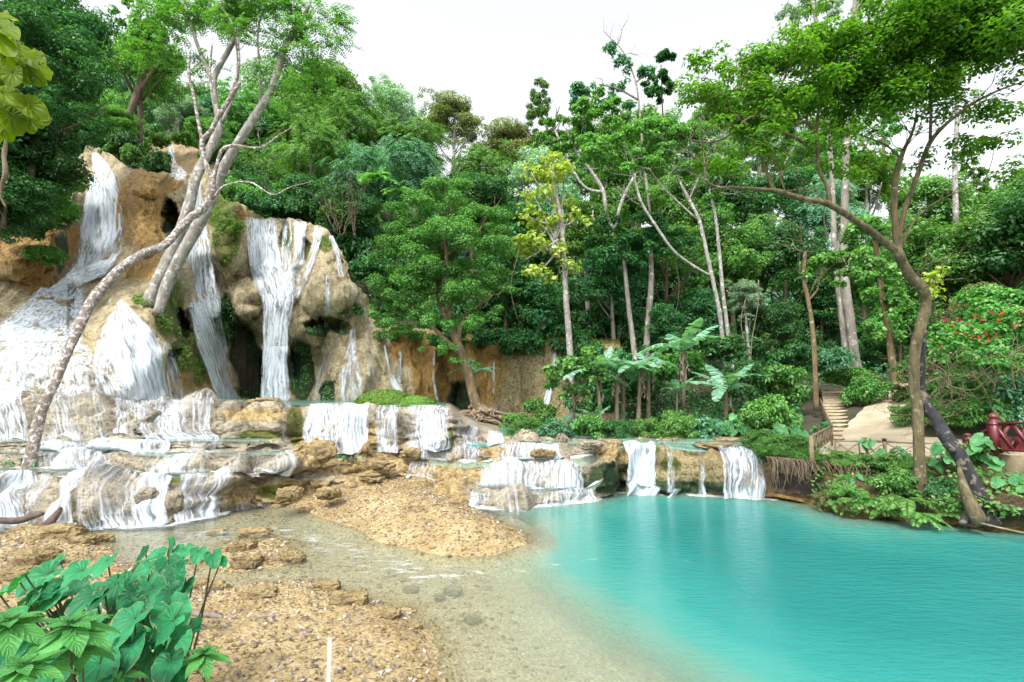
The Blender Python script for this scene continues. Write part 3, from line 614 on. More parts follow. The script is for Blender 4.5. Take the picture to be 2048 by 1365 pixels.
top = np.interp(cx_, TOP[:, 0], TOP[:, 1]) + 5 * n2(cx_ * .08, cx_ * 0, 3, 95); bot = np.interp(cx_, BOT[:, 0], BOT[:, 1])
tt = np.linspace(0, 1, nr)[:, None]; CPX = np.broadcast_to(cx_[None], (nr, len(cx_))); CPY = bot[None] * (1 - tt) + top[None] * tt
CD = depth(CPX, CPY); CG = at(CPX, CPY, CD)
CN = normals(CG); CN = np.where(CN[..., 1:2] > 0, -CN, CN)
ridg = (1 - np.abs(fbm(CG * np.array([1.5, .8, .26]), 3, 101))) ** 2 - .55
cl = fbm(CG * np.array([.8, .8, .35]), 3, 102) * .40 + ridg * .50
smoothm = np.maximum(np.clip(1.3 - ((CPX - 262) / 100) ** 2 - ((CPY - 690) / 115) ** 2, 0, 1), .6 * (CPX < 240) * (CPY > 590))
cl = cl * (1 - .55 * smoothm) * .72
cfn = fbm(CG * np.array([2.6, 2.6, 1.2]), 4, 103) * .11 + fbm(CG * np.array([7, 5, 1.8]), 3, 104) * .075
CL = CG + CN * cl[..., None] * .8; C1 = CL + CN * (cfn * (1 - .4 * smoothm))[..., None]
cap = []
lift = np.interp(cx_, [-320, 140, 160, 700, 760, 1240], [.9, .9, .15, .1, .5, .9])
for i in range(1, 9):                       # ground carried back from the lip
    b = C1[-1].copy(); k = 1 + i * .35 / b[:, 1]; b[:, :2] *= k[:, None]; b[:, 2] += lift * .1 * i + .12 * n2(cx_ * .02, np.full_like(cx_, i * .3), 3, 99); cap.append(b)
CF = np.concatenate([C1, np.array(cap)])
oc = np.zeros((nr, len(cx_))); mo = oc.copy(); dk = oc.copy(); wxx = CPX + 12 * n2(CPX * .03, CPY * .03, 3, 111); wyy = CPY + 12 * n2(CPX * .03 + 4, CPY * .03, 3, 112)
for b in ((60,490,110,75),(-150,490,170,90),(285,420,60,90),(300,370,60,24),(320,470,30,60),(90,570,60,20),(460,430,30,18),(870,750,50,90),(960,740,60,90),(385,740,60,50),(290,540,50,30),(840,700,70,40)): oc = np.maximum(oc, blob(wxx, wyy, *b))
for b in ((345,620,38,70),(375,700,26,50),(455,470,28,70),(440,430,24,40),(660,655,55,18),(575,480,9,34),(608,505,9,30),(400,740,20,40),(300,600,40,12),(700,470,20,30),(655,490,24,20)): mo = np.maximum(mo, blob(wxx, wyy, *b))
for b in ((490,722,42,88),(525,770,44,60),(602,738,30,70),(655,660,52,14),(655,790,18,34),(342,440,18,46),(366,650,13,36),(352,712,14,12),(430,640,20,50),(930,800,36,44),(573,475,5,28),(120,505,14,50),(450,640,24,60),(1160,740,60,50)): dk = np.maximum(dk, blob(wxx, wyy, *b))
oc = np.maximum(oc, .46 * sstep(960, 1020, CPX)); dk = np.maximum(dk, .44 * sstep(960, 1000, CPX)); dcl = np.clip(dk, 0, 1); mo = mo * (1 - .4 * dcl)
msk = np.concatenate([np.stack([oc, mo, dk], -1), np.broadcast_to(np.array([.7, .7, .0]), (8, len(cx_), 3))])
me = mesh_np('cliff', CF, grid_faces(*CF.shape[:2]), M['cliff'], smooth=True, cols=msk.reshape(-1, 3))
tag(link('cliff', me), kind='structure')
hpx = 1024 + 1000 * HA
ycap = np.interp(hpx, cx_, C1[-1, :, 1]) + .8; ycap = np.where(hpx > 1230, -1, ycap); ycap = np.where(hpx < -310, 19, ycap)
capz = np.interp(hpx, cx_, CF[-1, :, 2]) + .25
HZ = np.where(HY < ycap, -1.2, np.where((hpx < 1230) & (HY < ycap + 6), np.minimum(HZ, capz + (HY - ycap) * .55 - .6), HZ))
me = mesh_np('hillside', np.stack([HX, HY, HZ], -1), grid_faces(*HX.shape), M['forest'], smooth=True)
tag(link('hillside', me), kind='structure')
# upper cliff behind the lip, with the far falls
ux = np.arange(262, 500, 3.0); un = 60; utop = np.interp(ux, [262, 300, 320, 345, 400, 440, 500], [330, 305, 276, 276, 300, 326, 372]); ubot = np.full(len(ux), 400.0)
UT = np.linspace(0, 1, un)[:, None]; UX = np.broadcast_to(ux[None], (un, len(ux))); UY = ubot * (1 - UT) + utop * UT
UD = 29 + 8 * (1 - (UY - 262) / 140) + .5 * n2(UX * .05, UY * .05, 3, 121); UG = at(UX, UY, UD)
UG1 = UG + np.array([0, -1, 0]) * (fbm(UG * np.array([.9, .9, .5]), 4, 122) * .55)[..., None]
uc = UG1[-1].copy(); uc[:, 1] += 3; uc[:, 0] *= uc[:, 1] / UG1[-1][:, 1]; UF = np.concatenate([UG1, uc[None]])
me = mesh_np('upper_cliff', UF, grid_faces(*UF.shape[:2]), M['cliff'], smooth=True, cols=np.broadcast_to(np.array([.5, .15, .25]), (UF.shape[0] * UF.shape[1], 3)))
tag(link('upper_cliff', me), kind='structure')

# ================================================================== WATERFALLS
def fall(name, G, dens, label, cat='waterfall', group=None, mat='fall', base_v=0, us=1.0):
    """G rows go up; dens per vertex"""
    r, c = G.shape[:2]; mid = G[:, c // 2]; v = np.concatenate([[0], np.cumsum(np.linalg.norm(np.diff(mid, axis=0), axis=1))])
    wide = np.linalg.norm(np.diff(G, axis=1), axis=-1).mean(0); u = np.concatenate([[0], np.cumsum(wide)]) * us
    uv = np.stack(np.broadcast_arrays(u[None] + G[0, 0, 0] * 3.1, v[:, None]), -1).reshape(-1, 2)
    loc = mid[0].copy(); me = mesh_np(name, G.reshape(-1, 3) - loc, grid_faces(r, c), M[mat], smooth=True, uv=uv, attrs={'dens': dens})
    return tag(link(name, me, loc=loc), label, cat, group)
def cliff_fall(path, label,  off=.22, dens=.75, nc=26, mat='fall', edge=.22, free=None, amp=.10, dfun=None):
    """path (px,py,halfwidth) top to bottom"""
    k = np.array(path, float)[::-1]; seg = np.concatenate([[0], np.cumsum(np.hypot(np.diff(k[:, 0]), np.diff(k[:, 1])))]); n = max(12, int(seg[-1] / 4))
    s = np.linspace(0, seg[-1], n); cx = np.interp(s, seg, k[:, 0]); cy = np.interp(s, seg, k[:, 1]); hw = np.interp(s, seg, k[:, 2])
    for _ in range(2):
        cx[1:-1] = (cx[:-2] + cx[1:-1] * 2 + cx[2:]) / 4; hw[1:-1] = (hw[:-2] + 2 * hw[1:-1] + hw[2:]) / 4
    u = np.linspace(-1, 1, nc); px = cx[:, None] + hw[:, None] * u[None]; py = np.broadcast_to(cy[:, None], px.shape).copy()
    py = py + 3 * n2(px * .07, py * .01, 2, 131)
    if free is None: D = (dfun or cliff_surface)(px, py) - off
    else: D = np.interp(py, [free[0][0], free[1][0]], [free[0][1], free[1][1]]); D = np.where(py < free[0][0], np.minimum((dfun or cliff_surface)(px, py) - off, D + 9), D)
    if free is not None:
        D0 = cliff_surface(px, py) - off; t = sstep(free[0][0] - 30, free[0][0] + 10, py); D = D0 * (1 - t) + np.minimum(D0, np.interp(py, [free[0][0], free[1][0]], [free[0][1], free[1][1]])) * t
    D = D - amp * n2(px * .05, py * .012, 3, 133)
    G = at(px, py, D); e = sstep(1.0, 1 - edge * 2, np.abs(u))[None] * np.ones((n, 1)); tv = np.linspace(0, 1, n)[:, None]
    e = e * (.55 + .45 * sstep(0, .03, tv)) * sstep(1.0, .97, tv)
    ww = 1 + .25 * n2(px * .05, py * .02, 2, 134); dn = dens * ww * (.15 + .85 * e) - (1 - e) * .75
    return fall('waterfall', G, dn, label, mat=mat)
_cs = None
def cliff_surface(px, py):
    """smoothed cliff depth incl. low frequency relief, sampled from the built grid"""
    ci = np.clip((px + 320) / 2.6, 0, len(cx_) - 1.001); i0 = ci.astype(int); f = ci - i0
    tb = (bot[i0] - py) / (bot[i0] - top[i0]); tj = np.clip(tb, 0, .9999) * (nr - 1); j0 = np.clip(tj.astype(int), 0, nr - 2); g = tj - j0
    Yv = CSM
    return (Yv[j0, i0] * (1 - f) + Yv[j0, np.minimum(i0 + 1, len(cx_) - 1)] * f) * (1 - g) + (Yv[j0 + 1, i0] * (1 - f) + Yv[j0 + 1, np.minimum(i0 + 1, len(cx_) - 1)] * f) * g
CSM = np.minimum(CL[..., 1], C1[..., 1] + .05)
for _ in range(3):
    CSM[1:-1] = np.minimum(CSM[1:-1], (CSM[:-2] + CSM[1:-1] * 2 + CSM[2:]) / 4); CSM[:, 1:-1] = np.minimum((CSM[:, :-2] + CSM[:, 1:-1] * 2 + CSM[:, 2:]) / 4, CSM[:, 1:-1] + .03)
cliff_fall([(186,300,6),(198,322,18),(206,348,32),(205,400,50),(203,450,60),(200,500,60),(186,535,58),(160,560,52)], 'tall white fall at the upper left beside the ochre prow', dens=1.15)
cliff_fall([(215,520,20),(180,545,48),(140,568,44),(110,584,36)], 'foaming chute spreading at the foot of the upper left fall', mat='foamy', off=.35, dens=1.15)
cliff_fall([(125,572,60),(110,610,95),(85,650,125),(50,685,120)], 'broad stepped cascade at the far left below the ochre wall', mat='foamy', off=.28, dens=.98, nc=60)
cliff_fall([(228,590,14),(240,620,38),(255,660,66),(272,700,78),(285,750,66),(300,803,52)], 'white fan of water over the rounded mound behind the lichened trunk', off=.25, dens=1.05, nc=40)
cliff_fall([(95,650,90),(95,720,110),(100,780,120),(100,826,120)], 'thin veil of water over the pale mound left of the lichened trunk', mat='foamy', off=.2, dens=.86, nc=70)
cliff_fall([(160,690,24),(185,760,40),(205,825,50)], 'narrow trickle down the mound right of the lichened trunk', mat='foamy', off=.22, dens=.75)
cliff_fall([(388,352,18),(396,440,22),(398,500,36),(402,560,42),(412,615,40),(418,640,30)], 'hazy middle fall behind the forked pale trunks', off=.3, dens=.95, free=((520, 24.0), (640, 23.6)))
cliff_fall([(392,600,22),(404,640,34),(420,690,36),(440,750,34),(458,806,30)], 'lower apron of the middle fall beside the mossy ridge', off=.3, dens=.95)
cliff_fall([(430,560,10),(438,640,10),(452,720,12),(470,806,16)], 'mist white strand to the right of the middle fall', off=.5, dens=.7)
cliff_fall([(528,430,36),(528,480,38),(532,530,46),(546,560,54),(556,600,46),(552,650,38),(550,720,36),(552,806,44)], 'tallest white fall plunging past the dark green cave', off=.32, dens=1.0, nc=40, free=((610, 24.2), (806, 23.2)))
cliff_fall([(555,690,22),(552,750,28),(552,806,34)], 'dense core at the foot of the tallest fall', off=.6, dens=1.1, free=((600, 23.9), (806, 23.0)))
cliff_fall([(600,440,20),(600,480,15),(596,520,18),(580,560,22),(566,600,20)], 'right arm joining the tallest fall half way down', off=.3, dens=.95)
cliff_fall([(640,450,15),(634,480,12),(622,520,12),(602,560,16),(585,600,16)], 'thin slanting fall from the lip onto the joining arm', off=.28, dens=.85)
cliff_fall([(660,468,7),(672,500,8),(684,556,8)], 'slender strand at the right shoulder of the cliff', off=.2, dens=.85)
cliff_fall([(657,548,7),(655,600,8),(652,660,6)], 'short strand over the overhanging bulb of rock', off=.25, dens=.85)
cliff_fall([(700,566,10),(718,600,14),(726,645,13)], 'pale trickle down the right side of the rock bulbs', off=.2, dens=.72)
cliff_fall([(706,655,8),(704,690,12),(702,720,20),(700,750,34),(700,806,42)], 'bell shaped fall over the round pillar right of the caves', off=.2, dens=.85)
cliff_fall([(660,690,10),(645,740,12),(632,806,14)], 'faint veil left of the bell shaped fall', off=.25, dens=.6)
cliff_fall([(768,688,3),(778,740,4),(792,776,14),(812,800,16)], 'thin thread of water splitting above the moss mounds', off=.14, dens=.95, nc=10)
cliff_fall([(800,700,5),(797,770,7)], 'short pale strand above the moss mounds', off=.14, dens=.85, nc=10)
cliff_fall([(869,700,3),(867,760,4),(876,806,5)], 'hair thin strand at the corner of the tan cliff', off=.14, dens=.95, nc=8)
cliff_fall([(988,720,4),(986,790,5)], 'thin strand in the dark hollow behind the root tree', off=.14, dens=.8, nc=8)
cliff_fall([(1112,690,6),(1104,760,7),(1094,800,9),(1086,830,12)], 'thin slanting fall down the brown cliff left of the banana plants', off=.16, dens=.95, nc=12)
cliff_fall([(60,640,70),(70,700,100),(60,760,110),(50,826,110)], 'second layer of foaming water over the left mound', mat='foamy', off=.3, dens=.55, nc=60)
cliff_fall([(225,640,20),(215,700,40),(225,760,50),(240,806,50)], 'foaming water left of the white fan', mat='foamy', off=.2, dens=.9, nc=30)
cliff_fall([(20,640,40),(10,720,60),(0,826,80)], 'whitish veil running down the mound at the left picture edge', mat='foamy', off=.2, dens=1.0, nc=50)
cliff_fall([(330,680,10),(345,740,22),(352,806,26)], 'small trickle beside the white fan below the mossy ridge', off=.2, dens=.7)
cliff_fall([(500,432,12),(502,480,12),(508,530,14),(520,570,18)], 'left hand strands of the broad top of the tallest fall', off=.26, dens=.9)
cliff_fall([(572,436,16),(574,470,14),(572,520,16),(566,570,22)], 'middle strands of the broad top of the tallest fall', off=.28, dens=.85)
cliff_fall([(742,640,10),(735,700,14),(752,806,20)], 'faint film of water on the pale rock right of the bell shaped fall', off=.16, dens=.6)
def ud(px, py): return 29 + 8 * (1 - (py - 262) / 140) - .2
cliff_fall([(342,285,9),(344,312,10),(346,330,9)], 'highest short fall glimpsed between the trees', dens=.9, dfun=ud, off=1.1, amp=0)
cliff_fall([(318,318,24),(345,338,34),(364,360,26),(372,385,16)], 'small stepped cascade feeding the lip beside the pale trunks', mat='foamy', dens=.8, dfun=ud, off=1.1, amp=0)
cliff_fall([(424,338,14),(408,360,20),(392,384,18)], 'little cascade just right of the pale trunks', dens=1.0, dfun=ud, off=1.1, amp=0)

def riser_fall(k, a, b, label, dens=.8, off=.07, over=3, group=None, mat='fall_fine', edge=10, r1=None):
    c0, c1 = col(a), col(b); r0 = RI[k]; r1 = min((r1 or RI[k + 1]) + over, NR - 1)
    S = (GL + NM * (np.maximum(fine, -.02)[..., None] * .55))[r0:r1 + 1, c0:c1 + 1].copy(); Nn = NM[r0:r1 + 1, c0:c1 + 1]
    for _ in range(2): S[:, 1:-1] = (S[:, :-2] + 2 * S[:, 1:-1] + S[:, 2:]) / 4
    Nn = np.stack([Nn[..., 0] * .3, np.minimum(Nn[..., 1], -.3), np.abs(Nn[..., 2])], -1); S = S + Nn * off
    S[..., 1] = np.minimum.accumulate(S[::-1, :, 1], 0)[::-1]; S[..., 1] -= np.linspace(.05, 0, S.shape[0])[:, None]
    n, m = S.shape[:2]; e = np.minimum(np.arange(m), np.arange(m)[::-1]) * 3.5 / edge; e = sstep(0, 1, e)[None]
    t = np.linspace(0, 1, n)[:, None]; px = np.broadcast_to(PX[c0:c1 + 1][None], (n, m)); rr = n2(px * .022, t * .2, 3, 141 + k)
    dn = (dens - .14 + .38 * rr) * (e * .9 + .1) - (1 - e) * .5 - .35 * sstep(.93, 1, t) + .18 * sstep(.25, 0, t)
    return fall('cascade', S, dn, label, 'waterfall', group, mat=mat)
RF = [(1, -60, 20, 'thin water film at the extreme left of the front step', .7), (1, 10, 112, 'front step cascade at the far left foot', .98), (1, 130, 205, 'front step cascade just right of the leaning dead stump', .95), (1, 205, 355, 'widest front step cascade ending in foam', 1.0), (1, 355, 465, 'front step cascade nearest the gravel bar', .9),
 (1, 470, 560, 'faint trickle over the olive stained front boulder', .6), (1, 935, 1195, 'lowest curved cascade at the edge of the turquoise pool', .82),
 (3, 70, 245, 'second step cascade behind the foot of the lichened trunk', .92), (3, 300, 435, 'second step cascade above the widest front one', .95), (3, 455, 585, 'sparse second step cascade among grey boulders', .8), (3, 810, 880, 'slanting cascade left of the orange dome rock', .9),
 (3, 955, 1172, 'long curved curtain above the lowest pool cascade', .88),
 (5, 50, 350, 'low wide cascade just under the left mound', .95), (5, 350, 455, 'low trickle right of the wide one under the mound', .75), (5, 835, 965, 'low curved cascade right of the blue terrace pool', .95), (5, 985, 1125, 'low cascade below the far end of the terrace', .98),
 (7, -40, 70, 'veil over the left mound at the picture edge', .72), (7, 70, 225, 'veil over the mound behind the lichened trunk', .80), (7, 225, 452, 'cascade pouring off the rim behind the left terraces', .98), (7, 565, 592, 'sparse trickle left of the main terrace curtain', .7), (7, 612, 752, 'wide white curtain on the left of the main terrace wall', 1.06), (7, 752, 812, 'pale middle strands of the main terrace wall', .9), (7, 812, 905, 'white curtain on the right end of the main terrace wall', 1.02),
 (7, 905, 965, 'small stepped cascade past the end of the main wall', .85), (7, 968, 1015, 'small white cascade under the roots of the leaning tree', 1.0),
 (1, 1168, 1182, 'dark narrow strand by the little cave', .7), (1, 1238, 1312, 'broad straight fall into the turquoise pool', 1.1), (1, 1320, 1350, 'sparse strands right of the broad straight fall', .75), (1, 1380, 1408, 'narrow fall between brown rocks into the pool', .95), (1, 1424, 1524, 'rightmost wide fall into the turquoise pool', 1.02)]
for k, a, b, lab, dn in RF: riser_fall(k, a, b, lab, dn, off=.13 if a > 1200 else .07)
# ================================================================== FOLIAGE BUILDERS
def unit(a): return a / (np.linalg.norm(a, axis=-1, keepdims=True) + 1e-9)
def rdir(r, n): return unit(r.normal(size=(n, 3)))
def leaves(P, Nn, Ln, Wd, r, T=None, fold=.18, droop=.15):
    """one folded rhombic leaf per point"""
    n = len(P); Nn = unit(Nn); T = unit(np.cross(Nn, rdir(r, n))) if T is None else unit(T - Nn * (T * Nn).sum(-1, keepdims=True))
    S = np.cross(Nn, T); Ln = np.broadcast_to(Ln, n)[:, None]; Wd = np.broadcast_to(Wd, n)[:, None]
    a = P; m = P + T * Ln * .45; b = m + S * Wd * .5 + Nn * Wd * fold; d = m - S * Wd * .5 + Nn * Wd * fold; c = P + T * Ln - Nn * Ln * droop
    return np.stack([a, b, c, d], 1).reshape(-1, 3)
def quads(V): return np.arange(len(V)).reshape(-1, 4)
def crown_pts(r, ells, ncl, nl, rc=(.22, .36), up=.7, flat=.6, hollow=.35):
    """clumps of leaf positions and normals in a set of ellipsoids [(centre, radii)]"""
    vol = np.array([np.prod(e[1]) ** (2 / 3) for e in ells]); idx = r.choice(len(ells), ncl, p=vol / vol.sum())
    Cc = np.array([e[0] for e in ells], float)[idx]; Rr = np.array([e[1] for e in ells], float)[idx]
    d = rdir(r, ncl); d[:, 2] = np.where(d[:, 2] < -.55, -d[:, 2], d[:, 2]); rad = hollow + (1 - hollow) * r.random(ncl) ** .45
    cc = Cc + d * Rr * rad[:, None]; rs = r.uniform(*rc, ncl) * Rr.min(-1)
    k = r.choice(ncl, nl, p=rs ** 2 / (rs ** 2).sum()); dd_ = rdir(r, nl); q = r.random(nl) ** .33
    q = np.where(r.random(nl) < .14, q * 1.75, q); P = cc[k] + dd_ * (rs[k] * (.45 + .55 * q))[:, None] * np.array([1, 1, flat])
    Nn = dd_ * .7 + np.array([0, 0, up]) + r.normal(size=(nl, 3)) * .35
    return P, Nn, cc
def fronds(r, base, dirs, length, nl, ll, lw, droop=.6, lup=.15):
    """pinnate fronds: base (n,3), dirs (n,3). returns leaflet verts"""
    n = len(base); L_ = np.broadcast_to(length, n)[:, None, None]; t = np.linspace(.12, 1, nl)[None, :, None]
    d = unit(dirs)[:, None]; P = base[:, None] + d * L_ * t + np.array([0, 0, -1.0]) * L_ * droop * t ** 2
    T = unit(d + np.array([0, 0, -2.0]) * droop * t); side = unit(np.cross(T, np.array([0, 0, 1.0]) + 0 * T)); up = np.cross(side, T)
    out = []
    sz = np.sin(np.pi * (.12 + .8 * t)) ** .5
    for s in (-1, 1):
        tt_ = unit(side * s + T * .45 - up * .12 + r.normal(size=P.shape) * .1)
        nn = unit(up + side * s * lup + r.normal(size=P.shape) * .15)
        out.append(leaves(P.reshape(-1, 3), nn.reshape(-1, 3), (ll * sz * np.ones((n, nl, 1))).ravel(), lw, r, tt_.reshape(-1, 3), .12, .12))
    return np.concatenate(out)
def branchy(r, mb, p, d, length, rad, depth, tips, seg=5, spread=.7, up=.25, kids=(2, 3), wig=.25):
    pts = [p]; rr = [rad]; n = 4
    for i in range(n):
        d = unit(d + r.normal(size=3) * wig + np.array([0, 0, up]) * .25); pts.append(pts[-1] + d * length / n); rr.append(rad * (1 - .45 * (i + 1) / n))
    mb.tube(np.array(pts), rr, seg=max(3, seg), smooth=2, cap=False)
    if depth == 0: tips.append(pts[-1]); tips.append(pts[2]); return
    for _ in range(r.integers(kids[0], kids[1] + 1)):
        k = r.integers(2, n + 1); nd = unit(d + rdir(r, 1)[0] * spread + np.array([0, 0, up])); branchy(r, mb, np.array(pts[k]), nd, length * r.uniform(.55, .8), rr[k] * .65, depth - 1, tips, seg - 1, spread, up, kids, wig)
    tips.append(pts[-1])

# ---- shared unit crowns (radius about 1) for the forest
def crown_mesh(name, seed, kind):
    r = np.random.default_rng(seed)
    if kind == 'broad':
        el = [((0, 0, 0), (.68, .68, .75))] + [((r.uniform(-.6, .6), r.uniform(-.6, .6), r.uniform(-1.0, .75)), (r.uniform(.32, .5),) * 2 + (r.uniform(.25, .4),)) for _ in range(9)]
        P, Nn, _ = crown_pts(r, el, 120, 15000, (.28, .50)); V = leaves(P, Nn, r.uniform(.05, .085, len(P)), .038, r)
    elif kind == 'fine':
        el = [((0, 0, 0), (.66, .66, .75))] + [((r.uniform(-.6, .6), r.uniform(-.6, .6), r.uniform(-.9, .75)), (r.uniform(.3, .45),) * 2 + (r.uniform(.22, .35),)) for _ in range(9)]
        P, Nn, _ = crown_pts(r, el, 130, 19000, (.22, .36)); V = leaves(P, Nn, r.uniform(.035, .06, len(P)), .026, r)
    elif kind == 'droop':
        el = [((0, 0, 0), (.66, .66, .8))] + [((r.uniform(-.55, .55), r.uniform(-.55, .55), r.uniform(-.7, .7)), (.4, .4, .35)) for _ in range(7)]
        P, Nn, cc = crown_pts(r, el, 90, 1500, (.2, .4)); d = unit(np.stack([P[:, 0], P[:, 1], .25 + 0 * P[:, 0]], -1) + r.normal(size=P.shape) * .35)
        V = fronds(r, P, d, r.uniform(.16, .30, len(P)), 8, .06, .022, .8)
    elif kind == 'tall':
        el = [((r.uniform(-.25, .25), r.uniform(-.25, .25), z), (r.uniform(.3, .45),) * 2 + (.28,)) for z in np.linspace(-.9, 1.0, 7)]
        P, Nn, _ = crown_pts(r, el, 70, 9000, (.3, .5)); V = leaves(P, Nn, r.uniform(.05, .08, len(P)), .038, r)
    elif kind == 'shrub':
        el = [((0, 0, .35), (.8, .8, .5))] + [((r.uniform(-.6, .6), r.uniform(-.6, .6), r.uniform(.1, .6)), (.4, .4, .3)) for _ in range(4)]
        P, Nn, _ = crown_pts(r, el, 46, 4200, (.3, .5)); V = leaves(P, Nn, r.uniform(.08, .15, len(P)), .065, r)
    elif kind == 'shrub_fine':
        el = [((0, 0, .35), (.8, .8, .5))] + [((r.uniform(-.6, .6), r.uniform(-.6, .6), r.uniform(.1, .6)), (.4, .4, .3)) for _ in range(4)]
        P, Nn, _ = crown_pts(r, el, 60, 6500, (.25, .45)); V = leaves(P, Nn, r.uniform(.05, .10, len(P)), .035, r)
    return mesh_np(name, V, quads(V), M['mid'])
KINDS = {'broad': 5, 'fine': 3, 'droop': 3, 'tall': 3, 'shrub': 4, 'shrub_fine': 3}
CM = {k: [crown_mesh('crown_' + k, 300 + 17 * i + len(k), k) for i in range(n)] for k, n in KINDS.items()}
def trunk_mesh(seed, forks, bareness=0):
    """unit trunk: foot at 0, crown centre at z = 1, radius in units of height"""
    r = np.random.default_rng(seed); mb = MB(); l = r.uniform(-.05, .05, 2)
    pts = [(0, 0, -.03), (l[0] * .5, l[1] * .5, .3), (l[0], l[1], .6), (l[0] * 1.5, l[1] * 1.2, .95), (l[0] * 1.6, l[1] * 1.2, 1.12)]
    mb.tube(pts, [.026, .02, .017, .011, .005], 8, 3, .2, seed)
    for i in range(forks):
        z = r.uniform(.5, .95); a = r.uniform(0, 2 * np.pi); k = (z - .6) / .35; b = np.array([l[0], l[1], z]); d = np.array([math.cos(a), math.sin(a), 1.1])
        q = r.uniform(.15, .26); mb.tube([b, b + d * q * .5 + r.normal(size=3) * .01, b + d * q + np.array([0, 0, .04])], [.010, .007, .003], 6, 3)
    V, F = mb.data(); return mesh_np('trunk', V, F, M['bark_grey'], smooth=True)
TM = [trunk_mesh(400 + i, 4 + i % 3) for i in range(5)]
def forest_tree(name, x, y, z0, ztop, R, kind, mat, bark, label, cat='tree', group=None, rz=None, sx=1.0, vi=None, crown_h=None, r=rng):
    root = empty(name, (x, y, z0), label, cat, group); H = ztop - z0
    ch = crown_h or (R * (1.12 if kind != 'tall' else 1.5)); zc_ = max(H - ch, H * .3)
    t = bpy.data.objects.new('trunk', TM[r.integers(len(TM))]); C.objects.link(t); t.parent = root; t.scale = (H * .9 * (1 + .6 / max(H, 2)),) * 2 + (zc_,); t.rotation_euler.z = r.uniform(0, 6.28)
    t.scale = (max(4, H) * .8, max(4, H) * .8, zc_)
    c = bpy.data.objects.new('crown', CM[kind][(vi if vi is not None else r.integers(99)) % len(CM[kind])]); C.objects.link(c); c.parent = root
    c.location = (0, 0, zc_); c.scale = (R * sx, R * sx, ch / 1.1); c.rotation_euler.z = r.uniform(0, 6.28) if rz is None else rz
    for ob, mm in ((t, bark), (c, mat)):
        ob.material_slots[0].link = 'OBJECT'; ob.material_slots[0].material = M[mm]
    return root
def shrub(name, x, y, z, R, H, kind, mat, label, cat='shrub', group=None, r=rng):
    o = bpy.data.objects.new(name, CM[kind][r.integers(99) % len(CM[kind])]); C.objects.link(o); o.location = (x, y, z - .08 * H); o.scale = (R, R, H); o.rotation_euler.z = r.uniform(0, 6.28)
    o.material_slots[0].link = 'OBJECT'; o.material_slots[0].material = M[mat]; return tag(o, label, cat, group)
def X_of(px, Y): return (px - 1024) / 1000 * Y
def groundz(px, Y):
    z = float(hill(np.array([X_of(px, Y)]), np.array([Y]))[0])
    if px < 1235:
        yc = float(np.interp(px, cx_, C1[-1, :, 1])) + .8; cz = float(np.interp(px, cx_, CF[-1, :, 2])) + .25
        if yc - 3 <= Y < yc + 6: z = min(z, cz + max(0, Y - yc) * .55 - .6)
    return z

# ================================================================== HILLSIDE FOREST
COLS = [(-60, 'at the left edge'), (110, 'above the upper left fall'), (270, 'above the ochre prow'), (400, 'behind the forked pale trunks'), (520, 'over the top of the main fall'),
        (640, 'above the cliff shoulder'), (760, 'left behind the round fluffy tree'), (880, 'behind the round fluffy tree'), (1000, 'in the notch of the skyline'), (1110, 'behind the yellow leaved tree'),
        (1230, 'above the clump of banana plants'), (1350, 'behind the slender bare tree'), (1460, 'behind the slim leaning trunks'), (1580, 'left above the stairs'), (1700, 'behind the thick grey twin trunks'), (1830, 'behind the forked near tree'), (1950, 'above the red flowers'), (2080, 'at the right edge')]
def skyline(px): return float(np.interp(px, [-200, 0, 100, 200, 300, 350, 450, 560, 680, 760, 850, 930, 975, 1000, 1060, 1150, 1210, 1300, 1400, 1520, 1700, 1850, 1960, 2100, 2300],
                               [0, 0, 20, 60, 185, 195, 120, 90, 95, 130, 140, 165, 225, 195, 205, 195, 185, 185, 180, 150, 200, 230, 330, 300, 300]))
KD = {'dark': 'dark green', 'mid': 'mid green', 'teal': 'blue green', 'light': 'pale green', 'olive': 'olive brown', 'silver': 'grey green', 'bright': 'sunlit green'}
KN = {'broad': 'broadleaf tree', 'fine': 'small leaved tree', 'droop': 'feathery tree', 'tall': 'narrow tree'}
rows_ = [  # name phrase, Y, dy offset from skyline (px), kinds, mats
 ('on the skyline', 74, 0, ['fine', 'broad', 'tall'], ['light', 'light', 'silver', 'olive', 'mid']),  # paler leaf colours on the two upper rows imitate distance haze
 ('high on the slope', 56, 70, ['broad', 'droop', 'fine'], ['mid', 'light', 'light', 'teal', 'silver']),
 ('half way up the slope', 43, 160, ['droop', 'broad', 'fine'], ['teal', 'mid', 'light', 'dark']),
 ('on the lower slope', 34.5, 265, ['broad', 'droop', 'tall'], ['mid', 'teal', 'dark']),
]
rf = np.random.default_rng(77)
